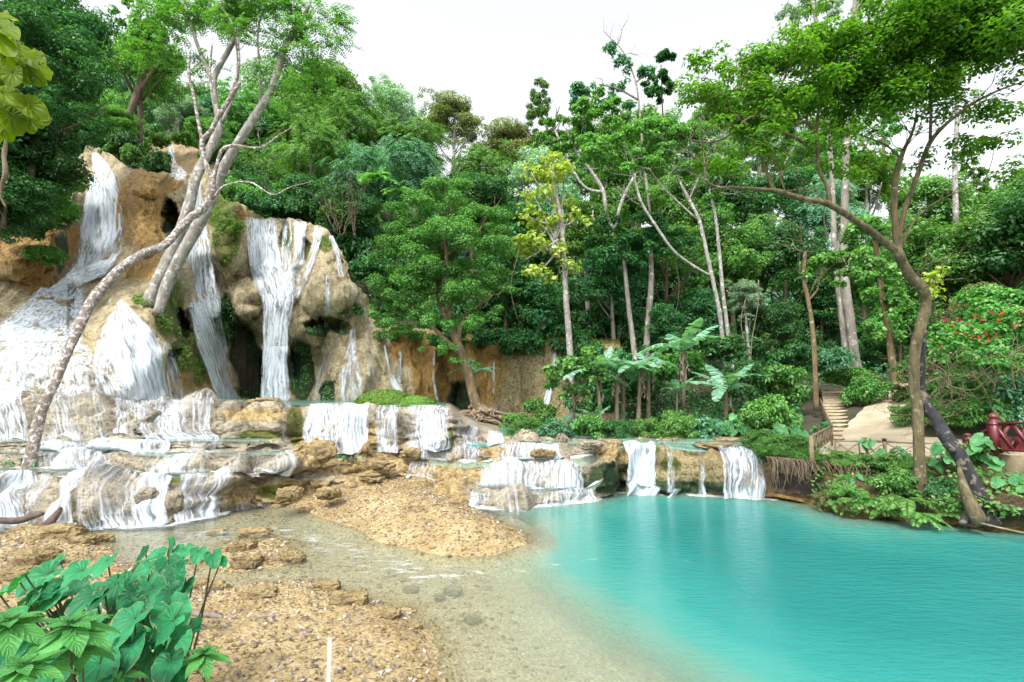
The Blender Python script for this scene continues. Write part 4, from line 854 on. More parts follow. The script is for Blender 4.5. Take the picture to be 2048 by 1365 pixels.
for ri_, (phrase, Y, dy, kinds, mats) in enumerate(rows_):
    for ci_, (px, where) in enumerate(COLS):
        p = px + rf.uniform(-25, 25) + (60 if ri_ % 2 else 0); y = Y * rf.uniform(.95, 1.07)
        top_ = skyline(p) + dy + rf.uniform(-22, 26); k = kinds[rf.integers(len(kinds))]; mt = mats[rf.integers(len(mats))]
        if 450 < p < 980 and ri_ in (1, 2): k = 'droop'; mt = ['teal', 'mid', 'light'][rf.integers(3)]
        if p > 1150 and ri_ == 3: mt = 'dark' if rf.random() < .6 else 'mid'
        if p < 180 and ri_ >= 2: mt = 'dark'
        if p > 1540 and ri_ < 2: mt = ['light', 'mid', 'bright'][rf.integers(3)]
        if k == 'tall' and ri_ == 0: top_ -= 25
        if 265 < p < 480 and y < 40: y = 44
        zt = float(at(p, top_, y)[2]); zg = groundz(p, y) - .3
        R = y * rf.uniform(.072, .098) * (1.08 if k != 'tall' else .7)
        if zt - zg < R * 1.3: zg = zt - R * 1.5
        forest_tree({'broad': 'broadleaf_tree', 'fine': 'fine_leaved_tree', 'droop': 'feathery_tree', 'tall': 'narrow_tree'}[k], X_of(p, y), y, zg, zt, R, k, mt, ['bark_pale', 'bark_grey', 'bark'][rf.integers(3)],
                    f"{KD[mt]} {KN[k]} {phrase}, {where}", 'tree', 'trees covering the hillside', r=rf)
# closer trees at the foot of the slope: (px of crown centre, crown top py, Y, R, kind, mat, bark, label)
NEAR = [
 (470, 330, 29.5, 2.0, 'broad', 'dark', 'bark', 'dark green tree crowding the lip left of the main fall'),
 (590, 330, 30.5, 2.3, 'broad', 'dark', 'bark', 'dark tree on the lip right above the main fall'),
 (690, 360, 29.5, 2.2, 'broad', 'dark', 'bark', 'dark tree at the right end of the lip'),
 (700, 270, 33, 2.6, 'droop', 'teal', 'bark_grey', 'blue green tree of hanging fronds above the right shoulder of the falls'),
 (810, 260, 33, 2.8, 'droop', 'teal', 'bark_pale', 'blue green tree of hanging fronds just above the round fluffy tree'),
 (610, 225, 34, 2.9, 'droop', 'light', 'bark_pale', 'pale green tree of hanging fronds above the main fall'),
 (945, 330, 31, 2.6, 'broad', 'dark', 'bark', 'dark tree right behind the round fluffy tree'),
 (1010, 470, 27, 2.2, 'broad', 'dark', 'bark', 'dark tree in shade between the fluffy tree and the yellow tree'),
 (1075, 540, 26.5, 1.9, 'broad', 'dark', 'bark', 'small dark tree in shade under the yellow leaved tree'),
 (1180, 380, 28, 2.3, 'broad', 'mid', 'bark_pale', 'mid green tree right of the yellow leaved tree'),
 (1230, 470, 26, 2.1, 'broad', 'dark', 'bark_grey', 'dark tree with two brown trunks above the banana clump'),
 (1260, 300, 33, 3.0, 'broad', 'light', 'bark_pale', 'pale green spreading tree above the curved grey trunk'),
 (1330, 430, 27, 2.2, 'broad', 'mid', 'bark', 'green tree behind the left slim leaning trunk'),
 (1410, 560, 25.5, 1.7, 'broad', 'dark', 'bark', 'dark understorey tree behind the tallest banana plant'),
 (1470, 420, 29, 2.6, 'broad', 'mid', 'bark', 'mid green tree behind the slim trunk pair'),
 (1560, 430, 30, 2.8, 'broad', 'dark', 'bark', 'large dark tree over the shadowed gap left of the stairs'),
 (1640, 520, 30, 2.0, 'broad', 'dark', 'bark', 'dark tree in the shade above the stairs'),
 (1730, 470, 29, 2.5, 'broad', 'mid', 'bark', 'mid green tree right of the thick grey twin trunks'),
 (1800, 560, 25, 1.8, 'broad', 'mid', 'bark', 'leafy small tree behind the near curved trunk'),
 (1900, 420, 24, 2.6, 'broad', 'mid', 'bark', 'green tree rising behind the red flowering bush'),
 (2010, 380, 22, 2.6, 'broad', 'mid', 'bark', 'green tree at the right edge behind the red flowering bush'),
 (2120, 330, 20, 2.8, 'broad', 'dark', 'bark', 'dark tree just leaving the frame at the right'),
 (1960, 560, 20, 1.7, 'fine', 'olive', 'bark', 'olive small leaved tree behind the tangle of bare twigs'),
 (1560, 590, 24.5, 1.4, 'broad', 'dark', 'bark', 'low dark tree beside the shadowed gap'),
 (1330, 600, 24, 1.3, 'broad', 'dark', 'bark', 'low dark tree behind the banana crowns'),
 (1500, 545, 24.5, 1.2, 'fine', 'silver', 'bark_pale', 'grey green hanging tree right of the slim trunk pair'),
 (255, 40, 30, 3.0, 'fine', 'light', 'bark', 'pale green feathery tree above the far left fall'),
 (95, 140, 27, 1.7, 'broad', 'mid', 'bark', 'mid green tree hugging the left gully'),
 (205, 200, 29, 1.5, 'fine', 'light', 'bark', 'bright bushy tree beside the highest short fall'),
 (395, 225, 42, 2.4, 'broad', 'mid', 'bark', 'mid green tree behind the highest short fall'),
 (330, 170, 46, 2.8, 'fine', 'silver', 'bark_pale', 'grey green rounded tree on the ridge behind the pale trunks'),
 (60, -60, 21, 3.0, 'fine', 'dark', 'bark', 'dark leaning tree over the upper left corner'),
 (20, -20, 17, 2.6, 'fine', 'dark', 'bark', 'dark tree behind the big yellow green leaves'),
 (55, 110, 20.5, 1.9, 'fine', 'dark', 'bark', 'dark bushy tree left of the upper left fall'),
 (20, 200, 17.5, 1.9, 'broad', 'dark', 'bark', 'dark hanging tree over the ochre wall'),
 (-20, 330, 16.0, 1.6, 'broad', 'dark', 'bark', 'dark tree at the left edge above the ochre wall'),
 (35, 300, 18.5, 1.5, 'broad', 'mid', 'bark', 'lower green tree hanging beside the upper left fall'),
 (-130, 100, 16, 3.0, 'broad', 'dark', 'bark', 'dark tree just outside the left edge'),
]
for px, pt, Y, R, k, mt, bk, lab in NEAR:
    zt = float(at(px, pt, Y)[2]); zg = groundz(px, Y) - .3
    if px < 140: zg = max(zg, float(at(px, 455, Y)[2]))
    if zt - zg < R * 1.3: zg = zt - R * 1.5
    forest_tree({'broad': 'broadleaf_tree', 'fine': 'fine_leaved_tree', 'droop': 'feathery_tree', 'tall': 'narrow_tree'}[k], X_of(px, Y), Y, zg, zt, R, k, mt, bk, lab, 'tree', r=rf)
# ================================================================== AUTHORED TREES
def pxp(k):   # (px,py,Y[,r_px]) rows -> points, radii in metres
    k = np.array(k, float); P = at(k[:, 0], k[:, 1], k[:, 2]); return (P, k[:, 3] * k[:, 2] / 1000 / np.sqrt(1 + ((k[:, 0] - 1024) / 1000) ** 2)) if k.shape[1] > 3 else P
def ell(px, py, Y, rx, ry, ryd=None): 
    return (at(px, py, Y), (rx * Y / 1000, (ryd or (rx + ry) / 2) * Y / 1000, ry * Y / 1000))
def big_tree(name, label, base, limbs, bark, ells, ncl, nl, ll, lw, mat, seed, kind='leaf', thin=1.0, seg=12, twigs=0, rc=(.22, .36), rough=.22, up=.7, extra=None, hollow=.35, frl=(.5, .9)):
    r = np.random.default_rng(seed); root = empty(name, base, label, 'tree'); mb = MB(); tips = []
    for i, lb in enumerate(limbs):
        P, rad = pxp(lb); rad = rad * thin; mb.tube(P, rad, seg if i < 3 else 8, 5, rough, seed + i); tips.append(P[-1]); tips += [P[j] for j in range(len(P) // 2, len(P))]
    t2 = []
    for _ in range(twigs):
        p = tips[r.integers(len(tips))]; branchy(r, mb, np.array(p), unit(rdir(r, 1)[0] + np.array([0, 0, .7])), r.uniform(.6, 1.2) * min(base[1], 20) / 16, .012 * base[1] / 14, 1, t2, 5)
    mb.build('trunk', M[bark], root, smooth=True)
    if ells:
        E = [ell(*e) for e in ells]
        if kind == 'leaf': P, Nn, _ = crown_pts(r, E, ncl, nl, rc, up=up, hollow=hollow); V = leaves(P, Nn, r.uniform(*ll, len(P)), lw, r)
        else:
            P, Nn, _ = crown_pts(r, E, ncl, nl, rc); d = unit(np.stack([r.normal(size=len(P)), r.normal(size=len(P)), .3 + 0 * P[:, 0]], -1)); V = fronds(r, P, d, r.uniform(*frl, len(P)), 9, ll[1], lw, .45)
        part('crown', V, quads(V), M[mat], root)
    return root, r, tips
# lichened leaning trunk at the left
b = atz(58, 940, 1.0)
big_tree('lichened_tree', 'lichen spotted leaning tree rooted on the left terraces, its trunk crossing the falls', b,
 [[(50,950,11.5,30),(58,925,11.5,21),(84,820,11.7,18),(110,765,11.9,17),(135,705,12.1,17),(165,640,12.4,17),(192,590,12.8,17),(238,540,13.3,15),(285,508,14,14),(330,490,14.8,13),(362,455,15.4,13),(385,432,15.8,12),(405,420,16,13),(420,395,16,12),(424,360,16,10),(408,320,16,9),(404,285,16,9),(422,262,16,8),(436,235,16,8),(458,200,16,7),(480,165,16,6)],
  [(396,430,15.9,10),(376,440,15.7,6),(366,460,15.6,3)],
  [(408,300,16,6),(398,250,16,6),(388,195,16,5),(378,150,16,5),(380,100,16,3)],
  [(425,370,16,7),(434,330,16,6),(445,300,16,6),(470,292,16,5),(520,296,15.8,4),(560,270,15.6,3),(585,255,15.5,2)],
  [(428,395,16,5),(450,372,15.8,4),(500,365,15.6,3),(545,390,15.4,3),(580,375,15.3,2),(620,365,15.2,1.2)],
  [(460,195,16,5),(478,130,16,4),(470,60,16,4),(440,10,16,3)], [(440,230,16,5),(428,200,16,4),(420,150,16,4),(424,90,16,3)]],
 'bark_spot', [(440,10,16,50,40),(470,60,16,40,30)], 10, 60, (.1, .14), .05, 'mid', 901, kind='frond', thin=.70, twigs=8, frl=(.4, .7))
# forked pale trunks
b = at(305, 606, 17.2)
big_tree('forked_tree', 'pale forked tree with two thick trunks standing on the rock mound', b,
 [[(296,612,17.2,22),(308,580,17.2,19),(345,500,17.4,17),(375,420,17.6,16),(395,350,17.8,15),(425,290,18,14),(438,250,18,12),(432,210,18,9),(428,160,18,9),(452,110,18,8),(478,60,18,8),(488,15,18,6)],
  [(316,628,16.9,14),(335,570,17,18),(375,490,17,17),(415,415,17,16),(445,340,17,15),(480,280,17,13),(515,225,17,12),(540,185,17,11),(556,140,17,11),(570,95,17,9),(600,45,17,7),(620,10,17,4)],
  [(430,215,18,6),(418,150,18,6),(395,90,18,6),(375,30,18,5),(365,-20,18,3)],
  [(445,245,18,5),(470,180,18,5),(476,120,18,4),(468,60,18,4),(460,-10,18,3)],
  [(490,20,18,5),(520,25,18,3)], [(535,190,17,5),(552,172,17,3),(556,165,17,1.5)],
  [(520,220,17,4),(520,150,17,3),(516,60,17,3),(540,-10,17,3)]],
 'bark_pale', [(425,30,18,70,40),(500,50,17,60,50),(580,40,17,70,40),(630,100,17,55,50),(615,180,17,45,55),(660,30,17,45,35),(350,50,18,50,50),(320,120,18,40,40),(560,130,17,30,50),(590,230,17,40,30),(395,130,18,30,30)], 80, 900, (.1, .15), .055, 'mid', 911, kind='frond', thin=.74, twigs=14, frl=(.5, .9))
# far left leaning brown trunk
b = at(240, 285, 29)
big_tree('leaning_slope_tree', 'tall brown leaning tree on the ridge above the upper left fall', b,
 [[(236,290,29,8),(255,240,29,8),(272,190,29,7),(285,150,29,6),(300,110,29,5),(325,60,29,4),(340,10,29,3)],[(272,190,29,5),(300,150,29,4),(330,110,29,3)],[(290,140,29,4),(292,90,29,3),(320,40,29,2)]],
 'bark', [(300,80,29,40,40),(340,30,29,40,40),(270,40,29,40,40),(330,100,29,30,25)], 40, 2600, (.18, .3), .14, 'mid', 921, twigs=10)
# round fluffy tree with leaning root trunk
b = at(955, 838, 20.5)
rt, r, _ = big_tree('fluffy_tree', 'large round fluffy tree with fine leaves standing before the cliff', b,
 [[(968,842,20.5,13),(950,800,20.5,12),(938,750,20.5,11),(920,700,20.5,11),(900,650,20.6,9),(880,600,20.8,8),(880,520,21,7),(900,440,21,5)],[(920,705,20.5,7),(890,680,20.4,6),(860,650,20.3,5),(820,620,20.2,4)],[(915,690,20.5,7),(925,640,20.5,6),(960,610,20.5,4),(985,590,20.5,3)],[(882,560,20.8,5),(830,500,20.6,4),(800,480,20.5,3)],[(885,520,21,5),(950,470,21,4),(970,440,21,3)],
  [(900,650,20.6,6),(895,560,20,5),(890,450,19.8,4)]],
 'bark_olive', [(900,410,21,62,50),(840,440,20.8,70,50),(955,450,21,60,55),(800,500,20.6,62,52),(885,500,20,90,65),(975,520,21,48,55),(795,575,20.4,55,45),(870,580,19.8,80,60),(950,590,20.3,60,50),(1000,570,21,30,38),(790,640,20.3,48,34),(850,655,19.9,60,38),(935,650,20,62,36),(985,640,20.6,34,28),(880,705,19.9,52,26),(925,735,20.1,44,22),(760,610,20.4,26,22),(770,680,20.4,28,16)], 210, 74000, (.07, .13), .055, 'mid', 931, thin=.85, twigs=26, rc=(.24, .42))
rb = MB()
for i in range(26):
    a = r.uniform(-1.2, 2.6); p0 = at(955, 826, 20.5) + np.array([r.uniform(-.3, .3), 0, r.uniform(-.1, .3)]); Lr = r.uniform(.6, 2.4)
    d = np.array([math.cos(a) * 1.0, -abs(math.sin(a)) * .5, 0]); pts = [p0 + d * Lr * t + np.array([0, 0, -.35 * t - .25 * t * (1 - t)]) + r.normal(size=3) * .09 * np.array([1, 1, .8]) for t in np.linspace(0, 1, 6)]
    rb.tube(np.array(pts), np.linspace(r.uniform(.05, .11), .025, 6), 6, 3, .2, i)
rb.build('root', M['root'], rt, smooth=True)
# yellow leaved tall tree
b = at(1143, 850, 22)
yc = [(1062,345),(1098,368),(1128,350),(1068,392),(1122,410),(1052,432),(1136,438),(1085,452),(1060,488),(1102,500),(1050,520),(1078,545),(1128,540),(1150,440),(1095,425),(1040,490),(1105,330)]
big_tree('yellow_tree', 'tall slender tree with clusters of yellow green leaves and pale trunk', b,
 [[(1143,850,22,8),(1140,700,22,6.5),(1132,600,22,6),(1127,500,22,5),(1120,430,22,4.5),(1108,370,22,3),(1100,330,22,2)]] + [[(1125 - 8 * (i % 3), 420 + 30 * (i % 4), 22, 3), ((1120 + x) / 2, (y + 440 + 20 * (i % 4)) / 2, 22, 2.2), (x, y, 21.8, 1.2)] for i, (x, y) in enumerate(yc)],
 'bark_pale', [(x, y, 22 + .6 * math.sin(i * 2.1), 30, 20, 30) for i, (x, y) in enumerate(yc)], 70, 1250, (.16, .30), .2, 'yellow', 941, rc=(.45, .95), up=.8, hollow=.1)
# slim pair
b = at(1464, 745, 22)
big_tree('slim_twin_tree', 'pair of slim pale leaning trunks with long side branch above the bananas', b,
 [[(1447,742,22,7),(1445,680,22,6),(1438,620,22,6),(1425,560,22,6),(1412,500,22,6),(1398,440,22,5),(1378,400,22,5),(1360,365,22,4),(1345,330,22,3)],
  [(1466,750,22.3,7),(1455,660,22.3,6),(1445,580,22.3,5.5),(1438,500,22.3,5),(1430,430,22.3,4),(1418,380,22.3,3)],
  [(1420,552,22,4),(1380,528,21.8,4),(1345,500,21.6,4),(1310,450,21.5,4),(1285,410,21.5,4),(1272,370,21.5,3),(1262,330,21.5,2)],
  [(1395,440,22,3),(1330,380,21.8,3),(1300,340,21.6,2)],[(1378,400,22,3),(1400,350,22,2),(1420,320,22,2)]],
 'bark_pale', [(1340,320,22,60,34),(1400,345,22,55,30),(1280,330,21.5,50,35),(1300,270,22,55,35),(1375,285,22,50,35),(1225,300,21.6,40,35),(1180,300,22,40,30),(1440,400,22,40,22),(1330,395,21.8,30,16),(1250,260,22,40,25)], 110, 17000, (.10, .19), .085, 'light', 951, thin=.75, twigs=22, rc=(.24, .4))
# second spreading tree, centre right
b = at(1210, 480, 27)
big_tree('spreading_tree', 'spreading tree with curved grey trunks left of the slim pair', b,
 [[(1225,520,27,7),(1226,470,27,6),(1212,420,27,6),(1205,380,27,6),(1180,340,27,5),(1150,300,27,4),(1130,250,27,3)],[(1205,385,27,5),(1170,375,27,4),(1140,330,27,4),(1110,260,27,3)],[(1228,460,27,5),(1245,400,27,5),(1270,350,27,4)]],
 'bark_pale', [(1130,250,27,50,35),(1180,240,27,50,35),(1160,300,27,60,30),(1210,330,27,40,30),(1100,290,27,35,30),(1215,230,27,45,30),(1190,200,27,30,20)], 80, 9000, (.13, .24), .11, 'light', 961, thin=.7, twigs=16)
# slender tree against the sky
b = at(1300, 420, 30)
big_tree('slender_tree', 'slender sparse tree reaching into the sky right of centre', b,
 [[(1300,430,30,3.5),(1285,300,30,2.6),(1278,210,30,2.2),(1270,160,30,1.8),(1250,110,30,1.3),(1235,90,30,1)],[(1276,200,30,2.5),(1240,180,30,2),(1205,170,30,1.5)],[(1282,260,30,2.5),(1230,215,30,2),(1170,190,30,1.5)],[(1272,165,30,2),(1290,150,30,1.5),(1300,140,30,1)]],
 'bark_grey', [(1228,95,30,14,12),(1245,120,30,16,14),(1265,135,30,16,12),(1250,155,30,12,10),(1292,150,30,14,16),(1235,175,30,22,10),(1200,172,30,18,10),(1160,185,30,18,14),(1140,205,30,16,12),(1215,205,30,24,12),(1260,215,30,18,12),(1180,225,30,30,16)], 50, 2600, (.18, .3), .14, 'teal', 971, twigs=10, rc=(.5, .9))
b = at(1330, 300, 32)
big_tree('dark_topped_tree', 'small dark leafy treetop against the sky beside the slender tree', b,
 [[(1330,310,32,2.2),(1325,220,32,1.6),(1322,130,32,1)]], 'bark', [(1330,125,32,20,18),(1322,160,32,20,16),(1310,190,32,26,16),(1300,165,32,16,10),(1335,180,32,18,14)], 26, 2400, (.2, .32), .17, 'dark', 972)
# two brown trunks above the banana clump
b = at(1290, 760, 24)
big_tree('brown_trunk_tree', 'dark tree with two straight brown trunks rising behind the banana clump', b,
 [[(1292,860,23.5,11),(1292,740,24,10),(1296,650,24,9),(1302,560,24,8),(1300,480,24,6)],[(1276,800,24,9),(1268,700,24,8),(1258,620,24,7),(1250,540,24,6),(1245,480,24,5)]],
 'bark_grey', [(1290,500,24,60,35),(1240,520,23.5,50,30),(1330,480,24,55,35),(1210,470,24,45,35),(1270,450,24,60,30)], 70, 9000, (.12, .2), .10, 'dark', 973, thin=.7)
# thick grey twin trunks
b = at(1708, 752, 24)
big_tree('grey_trunk_tree', 'thick smooth grey twin trunks towering above the stairs', b,
 [[(1716,760,24,16),(1708,700,24,14),(1700,640,24,13),(1690,570,24,12),(1688,480,24,11),(1690,400,24,11),(1692,300,24,10),(1700,150,24,9),(1712,0,24,8)],[(1696,758,24.2,10),(1688,680,24.2,9),(1676,580,24.2,8),(1668,470,24.2,8),(1664,360,24.2,7),(1655,250,24.2,7),(1640,100,24.2,6),(1625,0,24.2,5)]],
 'bark_grey', [(1700,-20,24,120,40),(1600,40,25,60,30),(1690,450,23.8,30,24),(1720,380,23.8,36,24),(1660,600,23.6,26,14)], 60, 7000, (.10, .18), .07, 'silver', 981, thin=.8, twigs=12)
b = at(1912, 330, 34)
big_tree('distant_pale_tree', 'distant pale trunked tree seen through the gap at the upper right', b,
 [[(1912,450,34,7),(1910,320,34,6),(1914,220,34,5),(1905,120,34,4),(1890,40,34,3)],[(1912,260,34,3),(1930,220,34,2),(1950,200,34,2)]], 'bark_pale', [(1900,200,34,60,30),(1960,240,34,40,20),(1900,60,34,60,40)], 40, 1800, (.16, .26), .1, 'mid', 982, twigs=14)
# post like trunk left of the stairs
b = at(1632, 812, 17.5)
big_tree('gnarled_tree', 'gnarled thin tree with broken top just left of the stairs', b,
 [[(1632,822,17.5,9),(1630,740,17.5,8),(1625,660,17.5,7.5),(1616,600,17.5,7),(1608,560,17.5,6),(1610,505,17.5,5)],[(1618,600,17.5,3.5),(1634,580,17.5,3),(1640,555,17.5,2),(1655,520,17.5,1.5)]],
 'bark_olive', [(1650,530,17.5,40,26),(1690,560,17.5,45,22),(1700,520,17.5,40,24),(1740,540,17.5,30,22),(1620,550,17.5,20,12)], 50, 4200, (.10, .18), .09, 'light', 983, thin=.7, twigs=8)
b = at(1775, 770, 20)
big_tree('vine_tree', 'slanting thin trunk wrapped in heart leaved vines right of the grey twins', b,
 [[(1795,790,20,9),(1784,720,20,8),(1775,650,20,7),(1762,580,20,7),(1750,480,20,6)]], 'bark_olive', [(1775,660,19.8,26,50),(1760,570,19.8,34,50),(1740,480,19.8,40,50),(1800,620,19.8,30,40)], 60, 3000, (.14, .22), .15, 'light', 984)

# near right tree
b = at(1842, 1010, 10.6)
nb_, r, _ = big_tree('near_tree', 'near curved brown tree on the right bank with spreading sunlit green crown', b,
 [[(1848,1030,10.6,38),(1845,1008,10.6,24),(1842,980,10.6,18),(1838,900,10.6,17),(1836,830,10.6,17),(1828,770,10.6,16),(1830,700,10.5,17),(1842,650,10.4,17),(1852,610,10.4,17),(1846,580,10.3,19),(1822,555,10.2,17),(1808,530,10.1,16),(1798,508,10,16),(1790,495,10,14)],
  [(1796,505,10,13),(1765,482,10,12),(1730,455,9.8,12),(1690,428,9.6,11),(1650,406,9.4,10),(1605,398,9.2,9),(1560,384,9,8),(1545,380,9,7)],
  [(1798,510,10,13),(1790,450,10,11),(1788,390,10,10),(1794,340,10,9),(1808,300,10,7),(1822,272,10,5),(1832,235,9.9,3),(1830,195,9.9,1.5)],
  [(1798,490,10,8),(1806,430,10,8),(1828,370,10,8),(1846,320,10,8),(1860,285,9.8,8),(1882,258,9.6,7),(1912,232,9.4,6),(1950,205,9.2,5),(2000,180,9,4),(2060,160,8.8,3)],
  [(1548,381,9,7),(1510,378,8.9,5.5),(1470,376,8.8,5),(1432,374,8.7,4.5),(1412,360,8.6,3.5),(1410,335,8.6,3)],
  [(1546,380,9,6),(1530,335,9,5),(1512,290,9,5),(1490,250,8.9,4.5),(1465,225,8.9,3.5),(1450,190,8.8,2.5)],
  [(1660,412,9.5,8),(1655,375,9.5,7),(1640,345,9.5,6),(1636,310,9.5,6),(1632,270,9.5,6),(1612,245,9.4,6),(1590,250,9.3,5)],
  [(1612,290,9.4,6),(1590,275,9.2,6),(1560,262,9,5),(1540,238,8.9,5),(1500,235,8.8,4),(1460,270,8.8,3),(1420,285,8.8,2.5),(1380,280,8.8,2)],
  [(1600,235,9.3,4),(1555,205,9.1,4),(1520,195,9,3),(1480,205,9,2)],[(1540,205,9,4),(1565,165,9,3),(1578,130,9,3)],
  [(1632,268,9.5,5),(1640,200,9.5,4),(1660,140,9.5,4)],[(1860,285,9.8,5),(1862,200,9.6,5),(1855,130,9.5,4),(1800,80,9.4,3),(1760,20,9.3,2)],[(1857,125,9.5,4),(1890,70,9.4,3),(1940,20,9.3,3)],[(1806,320,10,4),(1770,290,10,3),(1720,270,10,2)],
  [(1800,500,10,5),(1830,440,10,3),(1880,400,9.8,2.5),(1960,370,9.6,2)],[(1570,384,9,3),(1560,345,9,2),(1575,310,9,1.5)]],
 'bark_mossy', [(1500,240,9,95,45),(1470,180,9,75,45),(1560,130,9,100,60),(1640,110,9.4,90,60),(1440,250,8.8,55,35),(1430,310,8.7,60,24),(1500,320,8.9,70,26),(1590,200,9.2,100,50),(1620,300,9.4,60,28),(1700,200,9.6,110,70),(1690,300,9.6,70,30),
  (1440,335,8.8,60,34),(1520,300,9,60,40),(1560,345,9.2,50,24),(1690,350,9.6,60,34),(1740,330,9.8,60,30),(1880,320,10,70,34),(1960,300,9.6,60,34),(2030,330,9,50,40),(1390,130,8.8,26,40),(1760,110,9.2,90,70),(1850,70,9,120,80),(1950,60,9,110,80),(2020,100,8.8,90,80),(1800,190,9.6,90,60),(1900,190,9.4,110,40),(2000,230,9,70,40),(1800,270,9.8,60,20),(1400,190,8.8,45,40),(1420,130,9,45,30),(2040,20,8.6,80,60),(1790,10,9,100,40),(1660,40,9.2,60,30),(1600,70,9.2,60,30),(1440,100,9,30,20)],
 330, 50000, (.06, .115), .052, 'bright', 991, thin=.72, seg=14, twigs=110, rc=(.35, .75), up=.8, hollow=.02)
# charred leaning trunk
b = at(1975, 1045, 9.9)
big_tree('charred_tree', 'leaning trunk with blackened bark rising from the waterline at the right', b,
 [[(1985,1055,9.8,24),(1972,1025,9.9,22),(1955,985,10,19),(1935,945,10.1,17),(1915,905,10.2,17),(1890,870,10.4,16),(1872,840,10.6,14),(1855,812,10.8,11),(1845,780,10.9,7),(1846,720,10.9,5),(1850,660,10.9,4)],
  [(1915,908,10.2,9),(1898,895,10.1,8),(1890,888,10.1,7)],[(1962,1000,10,10),(1940,1020,9.8,9),(1925,1050,9.7,9)]],
 'bark_black', None, 0, 0, (0, 1), 0, 'mid', 995, seg=14)
fr_ = MB(); p = pxp([(1918, 935, 10, 0), (1932, 985, 9.75, 0), (1950, 1030, 9.6, 0), (1958, 1048, 9.6, 0)])[0]
fr_.tube(p, [.03, .09, .13, .1], 8, 4, .2, 5); fr_.build('bark_flap', M['bark_mossy'], bpy.data.objects['charred_tree'], smooth=True)
# small leafy tree on far bank left of the bananas
b = at(1150, 860, 17)
big_tree('bank_tree', 'small pale leaved tree in front of the thin slanting fall', b,
 [[(1150,870,17,4),(1150,820,17,3.5),(1140,770,17,3),(1120,740,17,2)],[(1150,800,17,2.5),(1180,760,17,2),(1195,730,17,1.5)]], 'bark', [(1130,740,17,42,24),(1170,720,17,40,22),(1190,750,17,30,20),(1150,790,17,30,20),(1110,770,17,22,18)], 50, 2300, (.12, .2), .11, 'light', 996, twigs=6)
# overhanging branch with big backlit leaves, top left
def heart(r, L_, cup=.12, wob=.05, rings=5, segs=28):
    a = np.linspace(-np.pi, np.pi, segs); s = np.abs(a) / np.pi
    R0 = np.interp(s, [0, .04, .15, .3, .5, .65, .78, .86, .93, 1.0], [1.0, .88, .66, .47, .385, .385, .42, .43, .32, .06]) * L_ / 1.3
    V = []; UV = []
    for k in range(rings + 1):
        q = k / rings; x = R0 * q * np.cos(a); y = R0 * q * np.sin(a) * 1.12
        z = cup * L_ * q * q * np.sin(a) ** 2 - .25 * L_ * (np.maximum(x, 0) / L_) ** 2 + wob * L_ * q * q * (np.sin(a * 5 + r.uniform(0, 6)) * .7 + np.sin(a * 9 + r.uniform(0, 6)) * .5) - .03 * L_ * np.exp(-(y / (.05 * L_)) ** 2)
        V.append(np.stack([x, y, z], -1)); UV.append(np.stack([(a / np.pi * 7) + .5 + 7, np.full(segs, q)], -1))
    return np.concatenate(V), grid_faces(rings + 1, segs), np.concatenate(UV)
def lance(L_, W_, droop=.25, fold=.25, n=10, m=5, ser=0.0):
    t = np.linspace(0, 1, n); s = np.linspace(-1, 1, m); w = np.sin(np.pi * t ** .85) ** .8 * W_ / 2 * (1 + ser * np.sin(t * 60)); w[-1] = 0.002
    x = t[:, None] * L_ + 0 * s; y = w[:, None] * s; z = -droop * L_ * t[:, None] ** 2 + fold * np.abs(y) + .02 * L_ * np.sin(t * 9)[:, None] * np.abs(s)
    uv = np.stack([(t[:, None] * 7 + np.abs(s) * -1.6 + 10) + .5, np.abs(s) * .93 + 0 * x], -1); 
    uv[:, m // 2, 0] = np.round(uv[:, m // 2, 0]) + .5
    return np.stack([x, y, z], -1).reshape(-1, 3), grid_faces(n, m), uv.reshape(-1, 2)
def place(V, p, d, up=(0, 0, 1), roll=0.0):
    """leaf local x along d"""
    d = unit(np.asarray(d, float)); up = np.asarray(up, float); y = unit(np.cross(up, d)); z = np.cross(d, y)
    if roll: y, z = y * math.cos(roll) + z * math.sin(roll), z * math.cos(roll) - y * math.sin(roll)
    return V @ np.stack([d, y, z]) + np.asarray(p)
r = np.random.default_rng(55)
root = empty('overhanging_branch', at(-140, 120, 2.3), 'overhanging branch of big yellow green leaves at the upper left corner', 'branch')
mb = MB(); lf = MB(); br = [pxp([(-160, 70, 2.5), (-60, 90, 2.45), (20, 110, 2.4), (80, 160, 2.35)]), pxp([(-160, 200, 2.4), (-60, 190, 2.4), (20, 200, 2.35), (90, 240, 2.3)])]
for P in br: mb.tube(P, [.012, .009, .006, .003], 6, 5)
spots = [(0,60,.19,.3),(5,45,.2,.2),(-10,85,.2,.4),(15,95,.2,.8),(40,125,.18,1.0),(70,140,.16,.9),(90,165,.13,1.1),(45,165,.14,1.3),(-10,140,.2,1.1),(10,225,.19,.6),(40,250,.17,1.1),(85,250,.14,.9),(0,275,.16,1.3),(30,270,.14,1.3),(20,75,.19,.5),(38,100,.17,.6),(58,112,.17,.7),(80,130,.17,.8),(100,150,.14,.9),(30,135,.16,1.1),(-10,115,.2,.9),(55,150,.15,1.2),(75,160,.13,1.3),(10,165,.15,1.3),(-30,60,.2,.6),(-30,150,.2,1.2),
         (0,190,.18,.4),(25,205,.18,.5),(50,215,.17,.6),(75,228,.17,.7),(95,245,.15,.8),(60,240,.16,1.0),(30,240,.17,1.1),(0,240,.18,1.1),(80,262,.12,1.2),(-25,215,.2,.8),(-30,260,.2,1.2),(15,262,.14,1.4),(48,258,.14,1.2)]
